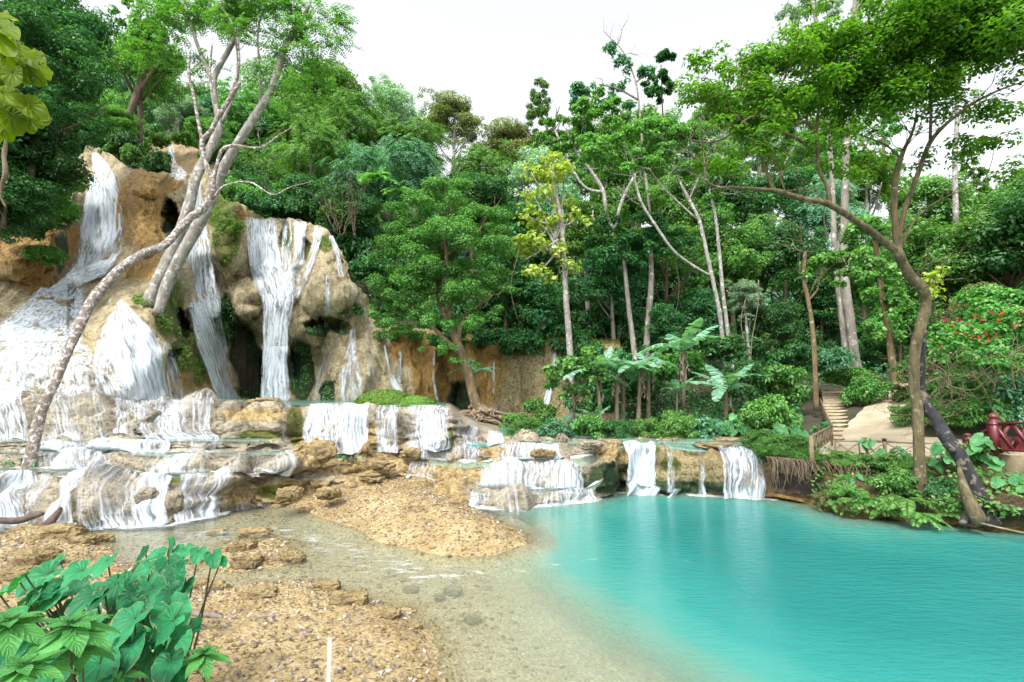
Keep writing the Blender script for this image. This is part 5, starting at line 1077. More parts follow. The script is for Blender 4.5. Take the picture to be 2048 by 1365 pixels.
for px, py, s_, an in spots:
    Yq = r.uniform(2.15, 2.5); p = at(px - 20, py - 20, Yq); V, F, UV = heart(r, s_ * .88, .10, .05)
    d = np.array([math.cos(an), r.uniform(-.35, .1), -math.sin(an)]); lf.add(place(V, p, d, (r.uniform(-.2, .5), -.5, 1), r.uniform(-.5, .5)), F, UV)
    mb.tube([p, p + np.array([-.05, .02, .05])], [.0025, .003], 5, 1)
mb.build('twig', M['stem'], root, smooth=True); lf.build('foliage', M['backlit'], root, smooth=True, uv=True)
P, rad = pxp([(14, 275, 3.2, 4), (8, 310, 3.2, 6), (12, 345, 3.2, 7), (4, 370, 3.2, 5), (2, 395, 3.2, 3), (12, 415, 3.2, 2)])
v = MB(); v.tube(P, rad, 8, 6, .35, 9); V, F = v.data(); tag(part('hanging_vine', V, F, M['root'], None, smooth=True), 'twisted pale hanging vine below the yellow green leaves', 'vine')
# ================================================================== PLANTS
# ---- foreground elephant ears
def taro(name, px, py, Y, label, specs, seed, mat='taro', cat='plant', zroot=None, group=None):
    """specs: (leaf px, py, Y, length m, heading deg)"""
    r = np.random.default_rng(seed); b = at(px, py, Y); b[2] = zroot if zroot is not None else b[2]; root = empty(name, b, label, cat, group); lf = MB(); st = MB()
    for lx, ly, lY, L_, an in specs:
        p = at(lx, ly, lY); V, F, UV = heart(r, L_ * (.88 if mat == 'taro' else 1), r.uniform(.05, .16), .045); a = math.radians(an)
        d = np.array([math.cos(a), math.sin(a), -r.uniform(.35, 1.0)]); upv = (r.uniform(-.3, .3), -.55 + r.uniform(-.3, .3), 1)
        lf.add(place(V, p, d, upv, r.uniform(-.3, .3)), F, UV)
        q = b + np.array([r.uniform(-.06, .06), r.uniform(-.06, .06), 0]); m = (p + q) / 2 + np.array([r.uniform(-.04, .04), .03, .06]); st.tube([q, m, p], [.011, .008, .005], 6, 5)
    st.build('stem', M['stem'], root, smooth=True); lf.build('foliage', M[mat], root, smooth=True, uv=True); return root
taro('elephant_ear', 250, 1340, 3.4, 'large elephant ear plant with broad blue green leaves, bottom left', [
 (95,1148,3.9,.34,230),(165,1140,3.8,.30,250),(215,1120,3.8,.26,280),(120,1118,4.0,.16,200),(235,1165,3.6,.32,290),(300,1135,3.9,.28,250),(335,1125,3.9,.26,300),(350,1145,3.7,.30,300),(305,1175,3.5,.28,310),(210,1185,3.4,.24,270),(150,1185,3.5,.34,200),(100,1185,3.4,.30,180),
 (340,1215,3.0,.32,320),(270,1235,2.9,.34,250),(345,1240,2.9,.30,190),(270,1210,3.2,.2,300),(40,1165,3.7,.22,160),(60,1210,3.3,.26,190),(30,1240,3.1,.26,200),(260,1290,2.8,.26,290),(120,1310,2.7,.30,300),(200,1325,2.7,.28,310),(340,1320,2.8,.24,290),(180,1250,3.0,.30,240),(0,1190,3.4,.3,200),(280,1140,4.0,.28,200)], 1001, zroot=.25)
taro('elephant_ear', 220, 1300, 3.6, 'dense middle elephant ear leaves between the two taller plants', [(50+int(61*i)%350, 1150+(i*37)%130, 3.3+.1*(i%7), .2+.025*(i%5), 180+(i*71)%170) for i in range(34)], 1004, zroot=.25)
taro('elephant_ear', 372, 1190, 4.35, 'tall elephant ear with dark stems at the right of the leafy clump', [
 (345,1092,4.3,.26,150),(368,1098,4.3,.22,280),(398,1102,4.3,.20,290),(425,1110,4.3,.22,310),(443,1120,4.3,.12,330),(318,1110,4.3,.24,200),(330,1160,4.0,.3,300),(290,1105,4.4,.2,180),(360,1125,4.2,.22,240)], 1002, zroot=.2)
def whorl(px, py, Y, s_, label, seed, n=8, nb=5, zroot=.25, group='pale green whorled plants bottom left'):
    r = np.random.default_rng(seed); c = at(px, py, Y); b = np.array([c[0], c[1] + .05, zroot]); root = empty('whorled_plant', b, label, 'plant', group); lf = MB(); st = MB()
    st.tube([b, (b + c) / 2 + np.array([.03, 0, 0]), c], [.008, .007, .004], 6, 4)
    for ring, (cnt, L_, el_) in enumerate(((n, s_, -.12), (nb, s_ * .62, .35), (4, s_ * .3, .9))):
        for i in range(cnt):
            a = 2 * np.pi * (i + .5 * ring) / cnt + r.uniform(-.2, .2); V, F, UV = lance(L_ * r.uniform(.85, 1.1), L_ * .42, .28, .22, 12, 5, .04)
            lf.add(place(V, c + np.array([0, 0, .012 * ring - .01]), (math.cos(a), math.sin(a), el_ + r.uniform(-.15, .15))), F, UV)
    for k in range(2):
        cc = b * (.45 + .2 * k) + c * (.55 - .2 * k)
        for i in range(5):
            a = r.uniform(0, 6.28); V, F, UV = lance(s_ * r.uniform(.7, 1), s_ * .38, .4, .2, 12, 5, .04); lf.add(place(V, cc, (math.cos(a), math.sin(a), .1)), F, UV)
    st.build('stem', M['stem'], root, smooth=True); lf.build('foliage', M['whorl'], root, smooth=True, uv=True)
taro('elephant_ear', 150, 1365, 3.0, 'lower shaded elephant ear leaves filling the bottom of the clump', [(20+int(37*i*1.7)%360, 1262+(i*53)%100, 2.9+.05*(i%5), .22+.02*(i%4), 200+(i*67)%160) for i in range(22)], 1003, zroot=.25)
whorl(232, 1345, 2.7, .15, 'small whorled sprout between the lower elephant ear leaves', 1017)
whorl(143, 1250, 2.35, .22, 'whorled pale green plant in front of the big elephant ear leaves', 1011)
whorl(18, 1245, 2.3, .21, 'whorled pale green plant cut by the left edge', 1012)
whorl(45, 1335, 2.15, .19, 'whorled pale green plant in the bottom left corner', 1013)
whorl(407, 1308, 2.9, .16, 'small separate whorled plant on the gravel right of the clump', 1014, 8, 5)
whorl(165, 1290, 2.5, .17, 'lower whorled pale green plant under the larger one', 1015)
whorl(340, 1185, 4.0, .13, 'tiny whorled sprout behind the clump by the pale log', 1016, 6, 4)

# ---- banana plants on the far bank
def banana_leaf(r, L_, W_, droop, torn=True):
    n = 15; segs = []; t0 = np.linspace(.0, 1, n + 1); out = MB()
    def spine(t): return np.stack([t * L_ * (1 - .12 * t), 0 * t, .35 * L_ * t - droop * L_ * t ** 2.2], -1)
    for s in (-1, 1):
        for i in range(n):
            a, b = t0[i], t0[i + 1] - (.012 if torn and r.random() < .55 else 0)
            wa, wb = [W_ / 2 * min(1, math.sin(np.pi * min(1, .08 + .92 * q)) ** .45) for q in (a, b)]
            dz = -r.uniform(.15, .6) * (1 if torn else .6); pa, pb = spine(np.array([a]))[0], spine(np.array([b]))[0]
            sk = .25 * W_ * .5
            out.add([pa, pb, pb + np.array([sk, s * wb, dz * wb]), pa + np.array([sk, s * wa, dz * wa])], [[0, 1, 2, 3] if s > 0 else [3, 2, 1, 0]])
    V, F = out.data(); return V, F
def banana(px, pyb, Y, pyc, L_, nl, label, seed, dead=3, lean=0.0, small=False):
    r = np.random.default_rng(seed); b = at(px, pyb, Y); c = at(px + lean, pyc, Y); root = empty('banana_plant', b, label, 'banana plant', 'banana plants on the far bank')
    st = MB(); hgt = c[2] - b[2]; st.tube([b - [0, 0, .1], b * .5 + c * .5 + np.array([.02, 0, 0]), c], [.085 if not small else .04, .07 if not small else .035, .035], 9, 5, .12, seed); st.build('stem', M['banana_stem'], root, smooth=True)
    lf = MB(); rb = MB()
    for i in range(nl):
        a = 2 * np.pi * i / nl * 1.0 + r.uniform(-.3, .3); V, F = banana_leaf(r, L_ * r.uniform(1.05, 1.45), L_ * .40, r.uniform(.15, .75)); el_ = r.uniform(-.05, .75)
        d = unit(np.array([math.cos(a), math.sin(a) * .8, el_])); lf.add(place(V, c, d), F)
        t = np.linspace(0, 1, 7); sp_ = np.stack([t * L_ * (1 - .12 * t), 0 * t, 0 * t - .008], -1) 
    V, F = lf.data(); part('leaf_blades', V, F, M['banana'], root)
    if dead:
        db = MB()
        for i in range(dead):
            a = r.uniform(0, 6.28); o = np.array([math.cos(a), math.sin(a), 0]) * .12; LL = min(hgt * .8, L_ * r.uniform(.6, .9)); n = 9
            for k in range(n):
                p = c + o * (1 + k * .12) - np.array([0, 0, LL * k / n]); w_ = r.uniform(.05, .12); d = np.array([r.uniform(-1, 1), r.uniform(-1, .3), -1.2]) * w_
                q = np.array([0, 0, -LL / n * 1.1]); db.add([p, p + d, p + d + q * .8, p + q], [[0, 1, 2, 3]])
        V, F = db.data(); part('dead_leaves', V, F, M['dry'], root)
    return root
banana(1204, 862, 17.0, 752, 1.15, 8, 'banana plant at the left of the clump with curved pale stem', 1101, 2, -12)
banana(1232, 858, 17.4, 742, 1.2, 8, 'banana plant with the tallest upright leaf in the clump', 1102, 4, 2)
banana(1246, 850, 17.9, 740, 1.0, 7, 'banana plant in the middle of the clump hung with dry leaves', 1103, 5)
banana(1275, 862, 17.2, 736, 1.15, 8, 'banana plant at the right of the clump with yellow green leaf', 1104, 5, 5)
banana(1296, 856, 17.8, 730, 1.0, 7, 'banana plant half hidden at the right end of the clump', 1105, 3)
banana(1368, 860, 18.5, 700, 1.35, 8, 'tallest banana plant standing alone with dead leaves hanging down its stem', 1106, 9, -4)
banana(1450, 850, 17.0, 775, 1.15, 8, 'banana plant with broad leaves right of the tallest one', 1107, 1, 2)
banana(1352, 830, 18.0, 780, .75, 5, 'young banana plant with upright leaves below the tallest one', 1108, 0, 2, True)
banana(1190, 870, 16.6, 835, .6, 5, 'young banana plant low at the left of the clump', 1109, 0, 0, True)
banana(955, 830, 21.0, 745, .95, 6, 'small banana plant behind the leaning root trunk', 1110, 0, -5, True)
banana(985, 690, 25, 660, .7, 5, 'tiny banana plant on the cliff lip', 1111, 0, 0, True) if False else None

# ---- elephant ears on the far and right bank
def bank_taro(px, py, Y, n, w_px, h_px, L_, label, seed, mat='bank_taro'):
    r = np.random.default_rng(seed); sp_ = [(px + r.uniform(-w_px, w_px), py - r.uniform(.1, 1) * h_px, Y + r.uniform(-.25, .25), L_ * r.uniform(.7, 1.15), r.uniform(150, 390)) for _ in range(n)]
    taro('elephant_ear', px, py, Y, label, sp_, seed, mat, group='elephant ears along the banks')
bank_taro(1145, 880, 16.2, 26, 40, 50, .34, 'grey green elephant ears at the water left of the banana clump', 1201)
bank_taro(1430, 888, 15.9, 30, 50, 46, .42, 'pale elephant ears at the water below the right banana plant', 1202)
bank_taro(1475, 880, 15.8, 14, 22, 48, .38, 'elephant ears with round pale leaves where the bank turns', 1203)
bank_taro(1580, 895, 14.2, 16, 36, 44, .36, 'elephant ears beside the corner post of the fence', 1204)
bank_taro(1640, 868, 15.0, 12, 14, 30, .30, 'dark elephant ears squeezed between stairs and fence', 1205)
bank_taro(1735, 912, 12.0, 5, 10, 36, .26, 'single upright elephant ear in front of the fence', 1206)
bank_taro(1785, 915, 11.9, 9, 34, 22, .26, 'low elephant ears under the fence left of the near tree', 1207)
bank_taro(1895, 935, 11.3, 16, 40, 50, .32, 'elephant ears between the near tree and the charred trunk', 1208)
bank_taro(1990, 935, 11.0, 22, 42, 62, .36, 'large elephant ears below the maroon railing', 1209)
bank_taro(2020, 1010, 10.2, 12, 34, 60, .26, 'elephant ears at the right edge beside the charred trunk', 1210)
bank_taro(1700, 990, 11.4, 7, 30, 40, .20, 'few round elephant ear leaves low on the earth bank', 1211)
bank_taro(800, 812, 16.5, 7, 25, 12, .2, 'small pale leaved plant beside the moss mounds', 1212)
bank_taro(1085, 660, 24, 26, 18, 40, .34, 'round leaved climbing plant on the dark rock above the brown cliff', 1213, 'taro')
bank_taro(470, 812, 14.8, 7, 16, 10, .12, 'tuft of small plants on the flat rock at the terrace lip', 1214)
bank_taro(40, 935, 11.6, 12, 34, 18, .12, 'small heart leaved seedlings at the foot of the lichened trunk', 1215)
bank_taro(700, 925, 13.0, 12, 30, 14, .14, 'low creeping plant on the ochre rock before the blue terrace pool', 1216, 'taro')

# ---- ferns
def fern(px, py, Y, L_, n, label, seed, mat='light'):
    r = np.random.default_rng(seed); b = at(px, py, Y); a = r.uniform(np.pi * .95, 2.05 * np.pi, n); d = np.stack([np.cos(a), np.sin(a), r.uniform(.2, .9, n)], -1)
    V = fronds(r, np.repeat(b[None], n, 0), d, r.uniform(.6, 1, n) * L_, 22, L_ * .24, L_ * .045, .6) - b
    o = link('fern', mesh_np('fern', V, quads(V), M[mat]), None, b); tag(o, label, 'fern', 'ferns on the right bank')
for i, (px, py, Y, L_, lab) in enumerate([(1745,1000,10.9,.55,'fern hanging low over the water left of the near trunk'),(1815,1000,10.3,.65,'bright fern at the foot of the near trunk'),(1840,1030,10.1,.5,'fern touching the water under the near trunk'),(1788,965,11.2,.55,'fern half way up the bank left of the near trunk'),
  (1890,985,10.6,.75,'large drooping fern between the near and charred trunks'),(1900,1015,10.3,.6,'dark fern in the hollow left of the charred trunk'),(1700,955,11.8,.5,'fern on the bank below the fence corner'),(1660,1005,11.3,.4,'small fern at the left tip of the bank'),(1770,1020,10.6,.4,'fern trailing above the waterline'),
  (1830,945,11.2,.5,'fern tucked beside the near trunk at path height'),(1965,960,10.8,.5,'fern beneath the large elephant ears'),(2015,980,10.4,.5,'fern at the right edge above the charred roots'),(1720,1015,10.9,.4,'pale fern spilling from the undercut bank'),(760,360,27,1.6,'arching palm like fern on the slope above the fluffy tree'),(800,385,27,1.3,'second palm like fern just above the fluffy tree')]):
    fern(px, py, Y, L_, 11, lab, 1300 + i, 'light' if i % 3 else 'mid')

# ---- shrubs: (px, py base, Y, R px, H px, kind, mat, label)
SH = [(142,318,26.8,26,40,'shrub','dark','dark bush overlapping the left side of the upper left fall'),(225,312,27.4,22,24,'shrub','mid','small bush on the lip right of the upper left fall'),(322,290,34,22,30,'shrub','mid','small bush on top of the highest fall'),(366,286,34,22,26,'shrub','light','light bush right of the highest fall'),(1815,800,17.5,30,36,'shrub','mid','bush narrowing the side path on its right'),(1060,880,16.3,44,50,'shrub_fine','mid','fine leaved shrub at the far pool edge beside the roots'),(1110,885,16.0,40,52,'shrub','teal','blue green shrub at the far pool edge left of the bananas'),(1180,885,15.9,44,62,'shrub','mid','leafy shrub at the water under the banana stems'),
 (1240,885,15.8,42,52,'shrub_fine','dark','dark shrub at the water below the banana clump'),(1300,885,15.8,44,54,'shrub_fine','mid','dense shrub at the water right of the banana clump'),(1345,888,15.7,52,74,'shrub_fine','light','feathery light green bush at the water below the tallest banana plant'),
 (1400,885,15.9,40,60,'shrub','teal','blue green bush behind the pale elephant ears'),(1500,880,15.9,44,66,'shrub','mid','leafy bush right of the pale elephant ears'),(1540,870,16.2,50,90,'shrub','light','yellow green bush with small pale flowers left of the fence'),
 (1560,800,18.5,60,80,'shrub','mid','mounded green bush on the slope left of the stairs'),(1490,790,19,60,80,'shrub_fine','dark','dark leafy mound behind the right banana plant'),(1590,740,20.5,50,60,'shrub','dark','dark bush at the base of the gnarled thin tree'),
 (1430,720,21,60,70,'shrub','dark','dark bush at the foot of the slim pale trunks'),(1350,760,20.5,60,70,'shrub','mid','green bush behind the tallest banana plant'),(1270,800,19.5,60,70,'shrub','dark','dark bush behind the banana stems'),(1180,820,19.5,60,60,'shrub','dark','dark bush behind the left banana plant'),
 (1660,740,20.5,48,60,'shrub','teal','blue green long leaved bush hanging over the top of the stairs'),(1738,806,18.6,44,58,'shrub','mid','round bush between the stairs and the side path'),(1700,770,20.5,46,40,'shrub','light','light green bush above the round one by the side path'),
 (1858,850,14.5,62,60,'shrub_fine','mid','low bush on the slope right of the side path'),(1900,800,15,60,70,'shrub','mid','leafy bush behind the charred trunk'),(1960,840,14,60,70,'shrub','mid','leafy bush behind the maroon railing'),(2040,840,13.4,60,90,'shrub','teal','bush with broad leaves at the right edge behind the railing'),
 (1850,760,17,50,60,'shrub','mid','bush behind the bare twigs'),(1920,720,16.5,70,80,'shrub','mid','tall bush below the red flowers'),(2010,740,15,80,110,'shrub','mid','tall bush at the right edge below the red flowers'),(1990,640,18,70,80,'shrub','mid','high bush behind the red flowers'),
 (1560,905,13.3,44,40,'shrub_fine','light','grassy tuft of foliage hanging over the undercut bank'),(1600,905,13.0,34,40,'shrub_fine','mid','leafy clump at the corner post'),(1520,895,14.0,40,40,'shrub_fine','mid','low clump at the end of the rightmost wide fall'),
 (1690,930,12.2,40,30,'shrub_fine','light','low foliage along the fence foot near the corner'),(1750,935,11.9,40,34,'shrub','mid','low foliage below the middle of the fence'),(1800,990,10.9,50,56,'shrub','mid','leafy mound left of the near trunk'),(1700,1010,11.1,44,44,'shrub_fine','light','leafy tip of the bank over the water'),
 (1650,1015,11.4,24,34,'shrub_fine','olive','dry grassy tuft at the tip of the bank'),(1880,1010,10.5,40,60,'shrub','dark','dark leafy clump between the two right trunks'),(1930,920,11.5,40,40,'shrub','mid','leaves beside the middle of the charred trunk'),(2030,1000,10.3,40,50,'shrub','mid','clump of leaves at the lower right edge'),
 (690,640,24.5,40,40,'shrub','dark','dark bush on the ledge right of the cliff bulbs'),(740,560,27,44,60,'shrub','dark','dark bush behind the right shoulder of the cliff'),(800,680,24.3,50,34,'shrub_fine','mid','bush on the ledge above the two thin strands'),(900,690,24.5,46,30,'shrub','dark','bush on the ledge above the brown cliff'),
 (980,690,24.6,46,44,'shrub','dark','dark bush overhanging the brown cliff'),(1040,710,24.2,50,60,'shrub','dark','hanging bush on the brown cliff left of the slanting fall'),(1140,700,24.2,50,60,'shrub','dark','dark bush right of the slanting fall'),(1180,760,23.2,50,90,'shrub','dark','tall dark bush where the brown cliff ends'),(1240,780,22.5,60,90,'shrub','dark','tall dark bush behind the banana clump'),
 (1030,860,19.5,40,36,'shrub','light','light green bush right of the tangled roots'),(1075,850,20,40,60,'shrub','mid','bush at the foot of the brown cliff'),(460,470,24.2,24,40,'shrub_fine','moss','grassy tufts hanging on the mossy prow'),(450,440,24.6,22,24,'shrub_fine','light','small plant on the mossy prow'),
 (90,525,19.3,36,40,'shrub','mid','pale small bush hanging on the ochre wall'),(40,470,19,60,50,'shrub','dark','leaves hanging over the ochre wall'),(118,440,20.5,34,50,'shrub','mid','drooping leaves reaching over the upper left fall'),(122,385,21.5,34,50,'shrub','mid','leafy branch end left of the upper left fall'),
 (500,420,27,30,40,'shrub','dark','dark bush on the lip at the left of the main fall'),(560,430,29,40,50,'shrub','dark','dark bush behind the lip of the main fall'),(620,435,29,44,60,'shrub','dark','bush behind the notch of the lip'),(680,455,28.5,44,60,'shrub','mid','bush at the right end of the lip'),(455,400,28.5,30,50,'shrub','dark','dark bush behind the mossy prow'),
 (262,322,26.5,24,40,'shrub','mid','bush above the lip right of the upper left fall'),(245,310,27.5,34,60,'shrub','dark','dark bush directly behind the lip of the upper left fall'),(392,268,38,30,34,'shrub','mid','bush beside the highest short fall'),(292,285,33,20,40,'shrub','light','light green bush left of the highest short fall'),(440,330,33,40,60,'shrub','mid','bush right of the little cascade by the pale trunks')]
for px, py, Y, Rp, Hp, k, mt, lab in SH:
    p = at(px, py, Y); shrub('shrub', p[0], p[1], p[2], Rp * Y / 1000 * 1.12, Hp * Y / 1000 * 1.05, k, mt, lab)
# understorey filling the slope
rs = np.random.default_rng(88); REG = [(-150, 300, 'above the left falls'), (300, 520, 'behind the forked trunks'), (520, 760, 'above the main fall'), (760, 1000, 'behind the fluffy tree'), (1000, 1250, 'behind the yellow tree'), (1250, 1500, 'behind the bananas'), (1500, 1800, 'above the stairs'), (1800, 2200, 'behind the red flowers')]
RW = ['at the foot of', 'just above the foot of', 'low on', 'in the lower part of', 'in the middle of', 'in the upper part of', 'high on', 'at the top of']
for a, b_, where in REG:
    for i8, Y in enumerate((27.5, 29, 31.5, 34, 37.5, 42, 48, 55)):
        nn_ = max(2, round((b_ - a) / 95))
        for j in range(nn_):
            px = a + (j + rs.uniform(.1, .9)) * (b_ - a) / nn_; y = Y * rs.uniform(.97, 1.04); mt = 'dark' if (Y < 36 and rs.random() < .75) else ['mid', 'teal', 'dark', 'light'][rs.integers(4)]
            if px < 1235 and y < float(np.interp(px, cx_, C1[-1, :, 1])) + 1.2: continue
            if 285 < px < 450 and y < 40: continue
            R = y * rs.uniform(.045, .062); shrub('undergrowth_bush', X_of(px, y), y, groundz(px, y), R, R * rs.uniform(1.2, 1.9), ['shrub', 'shrub_fine'][rs.integers(2)], mt, f"{KD[mt]} bush {RW[i8]} the slope {where}, {(['left', 'right'] if nn_ == 2 else ['left', 'centre', 'right'] if nn_ == 3 else ['far left', 'left', 'right', 'far right'] if nn_ == 4 else ['far left', 'left', 'centre', 'right', 'far right'])[min(4, j)]}", 'bush', f"undergrowth bushes {where}", r=rs)
# leafy carpet on the slope
n = 90000; a = rs.uniform(-1.05, 1.15, n); y = 13.5 + 50 * rs.random(n) ** 1.4; X = a * y; px = 1024 + 1000 * a
okm = ~((px < 1235) & (y < np.interp(px, cx_, C1[-1, :, 1]) + .9)) & ~((px > 1600) & (px < 1860) & (y < 22)) & ~((px >= 1860) & (y < 14.2)) & ~((px > 1235) & (px <= 1600) & (y < 15.6)); X, y, px = X[okm], y[okm], px[okm]
z = hill(X, y); low_ = (px < 1235); yc_ = np.interp(px, cx_, C1[-1, :, 1]) + .8; z = np.where(low_ & (y < yc_ + 6), np.minimum(z, np.interp(px, cx_, CF[-1, :, 2]) + .25 + (y - yc_) * .55 - .6), z)
P = np.stack([X, y, z + rs.uniform(.0, .45, len(X)) * (1 + y * .015)], -1); V = leaves(P, rdir(rs, len(P)) * .6 + np.array([0, -.25, .8]), rs.uniform(.1, .16, len(P)) * (.7 + y * .022), .09 * (.7 + y * .022), rs)
tag(link('undergrowth', mesh_np('undergrowth', V, quads(V), M['dark'])), kind='stuff')

# ---- red flowering bush, bare twigs
p = at(1985, 760, 13.5); root = empty('flowering_bush', p, 'bush with scattered red flowers and pale bare branches at the right', 'bush'); r = np.random.default_rng(1401)
E = [ell(1930,680,13.5,60,40), ell(2000,650,13.5,70,45), ell(2050,690,13.2,60,60), ell(1970,720,13,70,40), ell(1900,720,13.4,40,30)]; P, Nn, _ = crown_pts(r, E, 70, 5200, (.25, .45)); V = leaves(P, Nn, r.uniform(.09, .17, len(P)), .085, r); part('foliage', V, quads(V), M['mid'], root)
FL = [(1905,650),(1918,640),(1935,648),(1950,632),(1965,640),(1985,625),(2005,628),(2026,652),(2035,648),(1945,672),(1958,678),(1968,668),(1975,680),(1930,668),(1990,672),(1881,695),(1998,640),(2040,625),(1912,665),(1925,712),(1890,640)]; fl = []
for fx, fy in FL: c = at(fx, fy, 12.8); m = r.integers(7, 14); V = leaves(c + r.normal(size=(m, 3)) * .028, rdir(r, m) + np.array([0, -.8, .4]), .05, .03, r); part('flower', V, quads(V), M['red'], root)
mb = MB(); tips = []
for i in range(13): branchy(r, mb, at(r.uniform(1880, 2060), r.uniform(760, 820), 13 + r.uniform(-.6, .3)), unit(np.array([r.uniform(-.8, .8), r.uniform(-.4, .1), 1])), r.uniform(.8, 1.3), .022, 2, tips, 6, .8, .1, (2, 3), .35)
mb.build('branch', M['root'], root)
p = at(1860, 850, 12.8); root = empty('bare_bush', p, 'tangle of bare pale twigs around the near trunk', 'bush'); mb = MB()
for i in range(12): branchy(r, mb, at(1850 + r.uniform(-15, 30), r.uniform(800, 860), 12.6), unit(np.array([r.uniform(-1.1, 1.3), r.uniform(-.6, .2), r.uniform(.3, 1)])), r.uniform(.7, 1.2), .016, 2, tips, 5, .8, .1, (2, 3), .3)
mb.build('branch', M['root'], root)
E = [ell(1870,560,14,20,24), ell(1855,590,14,20,20)]; P, Nn, _ = crown_pts(r, E, 10, 260, (.5, .8)); V = leaves(P, Nn, .14, .12, r); o = empty('yellow_vine', at(1865, 600, 14), 'climbing vine with yellowing leaves right of the near trunk', 'vine'); part('foliage', V, quads(V), M['yellow'], o)
mb = MB(); P_, rd = pxp([(1880, 700, 14, 2), (1870, 620, 14, 1.5), (1865, 550, 14, 1)]); mb.tube(P_, rd, 5, 3); mb.build('stem', M['stem'], o)
# dead dry shrub with tangled roots above the right shoulder
p = at(690, 455, 27.2); root = empty('dry_shrub', p, 'leafless brown thicket of stems beside the right end of the cliff lip', 'bush'); mb = MB()
for i in range(14): branchy(r, mb, at(690 + r.uniform(-30, 25), 462 + r.uniform(-6, 10), 27.2), unit(np.array([r.uniform(-.5, .5), 0, 1.2])), r.uniform(1.2, 2.2), .03, 2, tips, 5, .5, .5, (2, 3), .2)
mb.build('branch', M['bark'], root)
# hanging lianas
for i, (px, y0, y1, Y, lab) in enumerate([(1350, 520, 700, 25, 'leafless liana hanging in the dark right of the brown trunks'), (1510, 560, 760, 22, 'long liana with small leaves right of the slim pair'), (1030, 500, 640, 24, 'liana hanging behind the fluffy tree'), (1490, 600, 730, 23, 'thin liana near the silver leaved tree')]):
    k = np.linspace(0, 1, 8); P = at(px + 8 * np.sin(k * 5 + i), y0 + (y1 - y0) * k, Y + 0 * k); v = MB(); v.tube(P, .02, 5, 3); V, F = v.data(); tag(part('liana', V, F, M['root'], None, smooth=True), lab, 'liana')

# ---- roots and grass on the undercut bank
r = np.random.default_rng(1501); mb = MB()
for i in range(150):
    px = r.uniform(1525, 1600) if i < 110 else r.uniform(1600, 1720); Y = np.interp(px, [1525, 1600, 1720], [12.9, 12.35, 11.7]) + r.uniform(-.15, .1); z1 = r.uniform(.05, .6) if i < 110 else r.uniform(.3, .7); x = X_of(px, Y)
    mb.tube([(x, Y + .1, .98), (x + r.uniform(-.05, .05), Y - .05, .9), (x + r.uniform(-.1, .1), Y - .1, (z1 + .9) / 2), (x + r.uniform(-.14, .14), Y - .08, z1)], [.009, .008, .006, .003], 4, 2, cap=False)
V, F = mb.data(); tag(link('hanging_roots', mesh_np('hanging_roots', V, F, M['root'])), kind='stuff')
def tuft(pxr, Yf, z, n, hgt, mat, seed, spread=.25, label=None):
    r = np.random.default_rng(seed); px = r.uniform(*pxr, n); Y = np.interp(px, *Yf) + r.uniform(-spread, spread, n); P = np.stack([X_of(px, Y), Y, z + 0 * Y], -1)
    return leaves(P, rdir(r, n) + np.array([0, -.3, .1]), r.uniform(.5, 1, n) * hgt, .014, r, T=rdir(r, n) * .55 + np.array([0, -.15, .8]), fold=.1, droop=.35)
V = np.concatenate([tuft((1505, 1620), ([1505, 1620], [13.6, 12.7]), .98, 2600, .38, 'light', 1, .35), tuft((1660, 1830), ([1660, 1830], [12.1, 11.8]), .93, 1600, .22, 'light', 2, .3), tuft((1600, 1900), ([1600, 1900], [12.6, 12.2]), .97, 1200, .16, 'light', 3, .2)])
tag(link('grass', mesh_np('grass', V, quads(V), M['light'])), kind='stuff')
# leafy cover growing on the right bank face
nb2 = 15000; ii = r.integers(18, 50, nb2); jj = r.integers(0, len(BX) - 1, nb2); pb = BG1[ii, jj] + r.normal(size=(nb2, 3)) * .05; ppx = BX[jj]
dens_ = np.interp(ppx, [1600, 1660, 1720, 1800, 2100], [0, .35, .8, 1, 1]) * (vnoise(pb * 2.2, 5) > .36) * (pb[:, 2] > .12); keep = r.random(nb2) < dens_; pb = pb[keep]
V = leaves(pb, rdir(r, len(pb)) * .6 + np.array([0, -.7, .6]), r.uniform(.06, .13, len(pb)), .06, r); tag(link('bank_plants', mesh_np('bank_plants', V, quads(V), M['mid'])), kind='stuff')
# moss plants on the cliff
mm_ = np.stack(np.nonzero(mo > .72), -1); pick = mm_[r.integers(0, len(mm_), 6500)]; pc = C1[pick[:, 0], pick[:, 1]] + r.normal(size=(6500, 3)) * .06 + np.array([0, -.04, 0]); keep = vnoise(pc * 1.5, 6) > .42; pc = pc[keep]
V = leaves(pc, rdir(r, len(pc)) * .5 + np.array([0, -.8, .5]), r.uniform(.07, .15, len(pc)), .06, r)
cv = np.stack(np.nonzero((dk > .7) & (CPX < 700) & (CPX > 420)), -1); pick = cv[r.integers(0, len(cv), 4500)]; pc = C1[pick[:, 0], pick[:, 1]] + r.normal(size=(4500, 3)) * .05 + np.array([0, -.05, 0]); keep = vnoise(pc * 1.1, 16) > .4; pc = pc[keep]
V2_ = leaves(pc, rdir(r, len(pc)) * .5 + np.array([0, -.8, .5]), r.uniform(.07, .14, len(pc)), .06, r); tag(link('cave_moss', mesh_np('cave_moss', V2_, quads(V2_), M['mid'])), kind='stuff')
tag(link('cliff_moss', mesh_np('cliff_moss', V, quads(V), M['moss'])), kind='stuff')
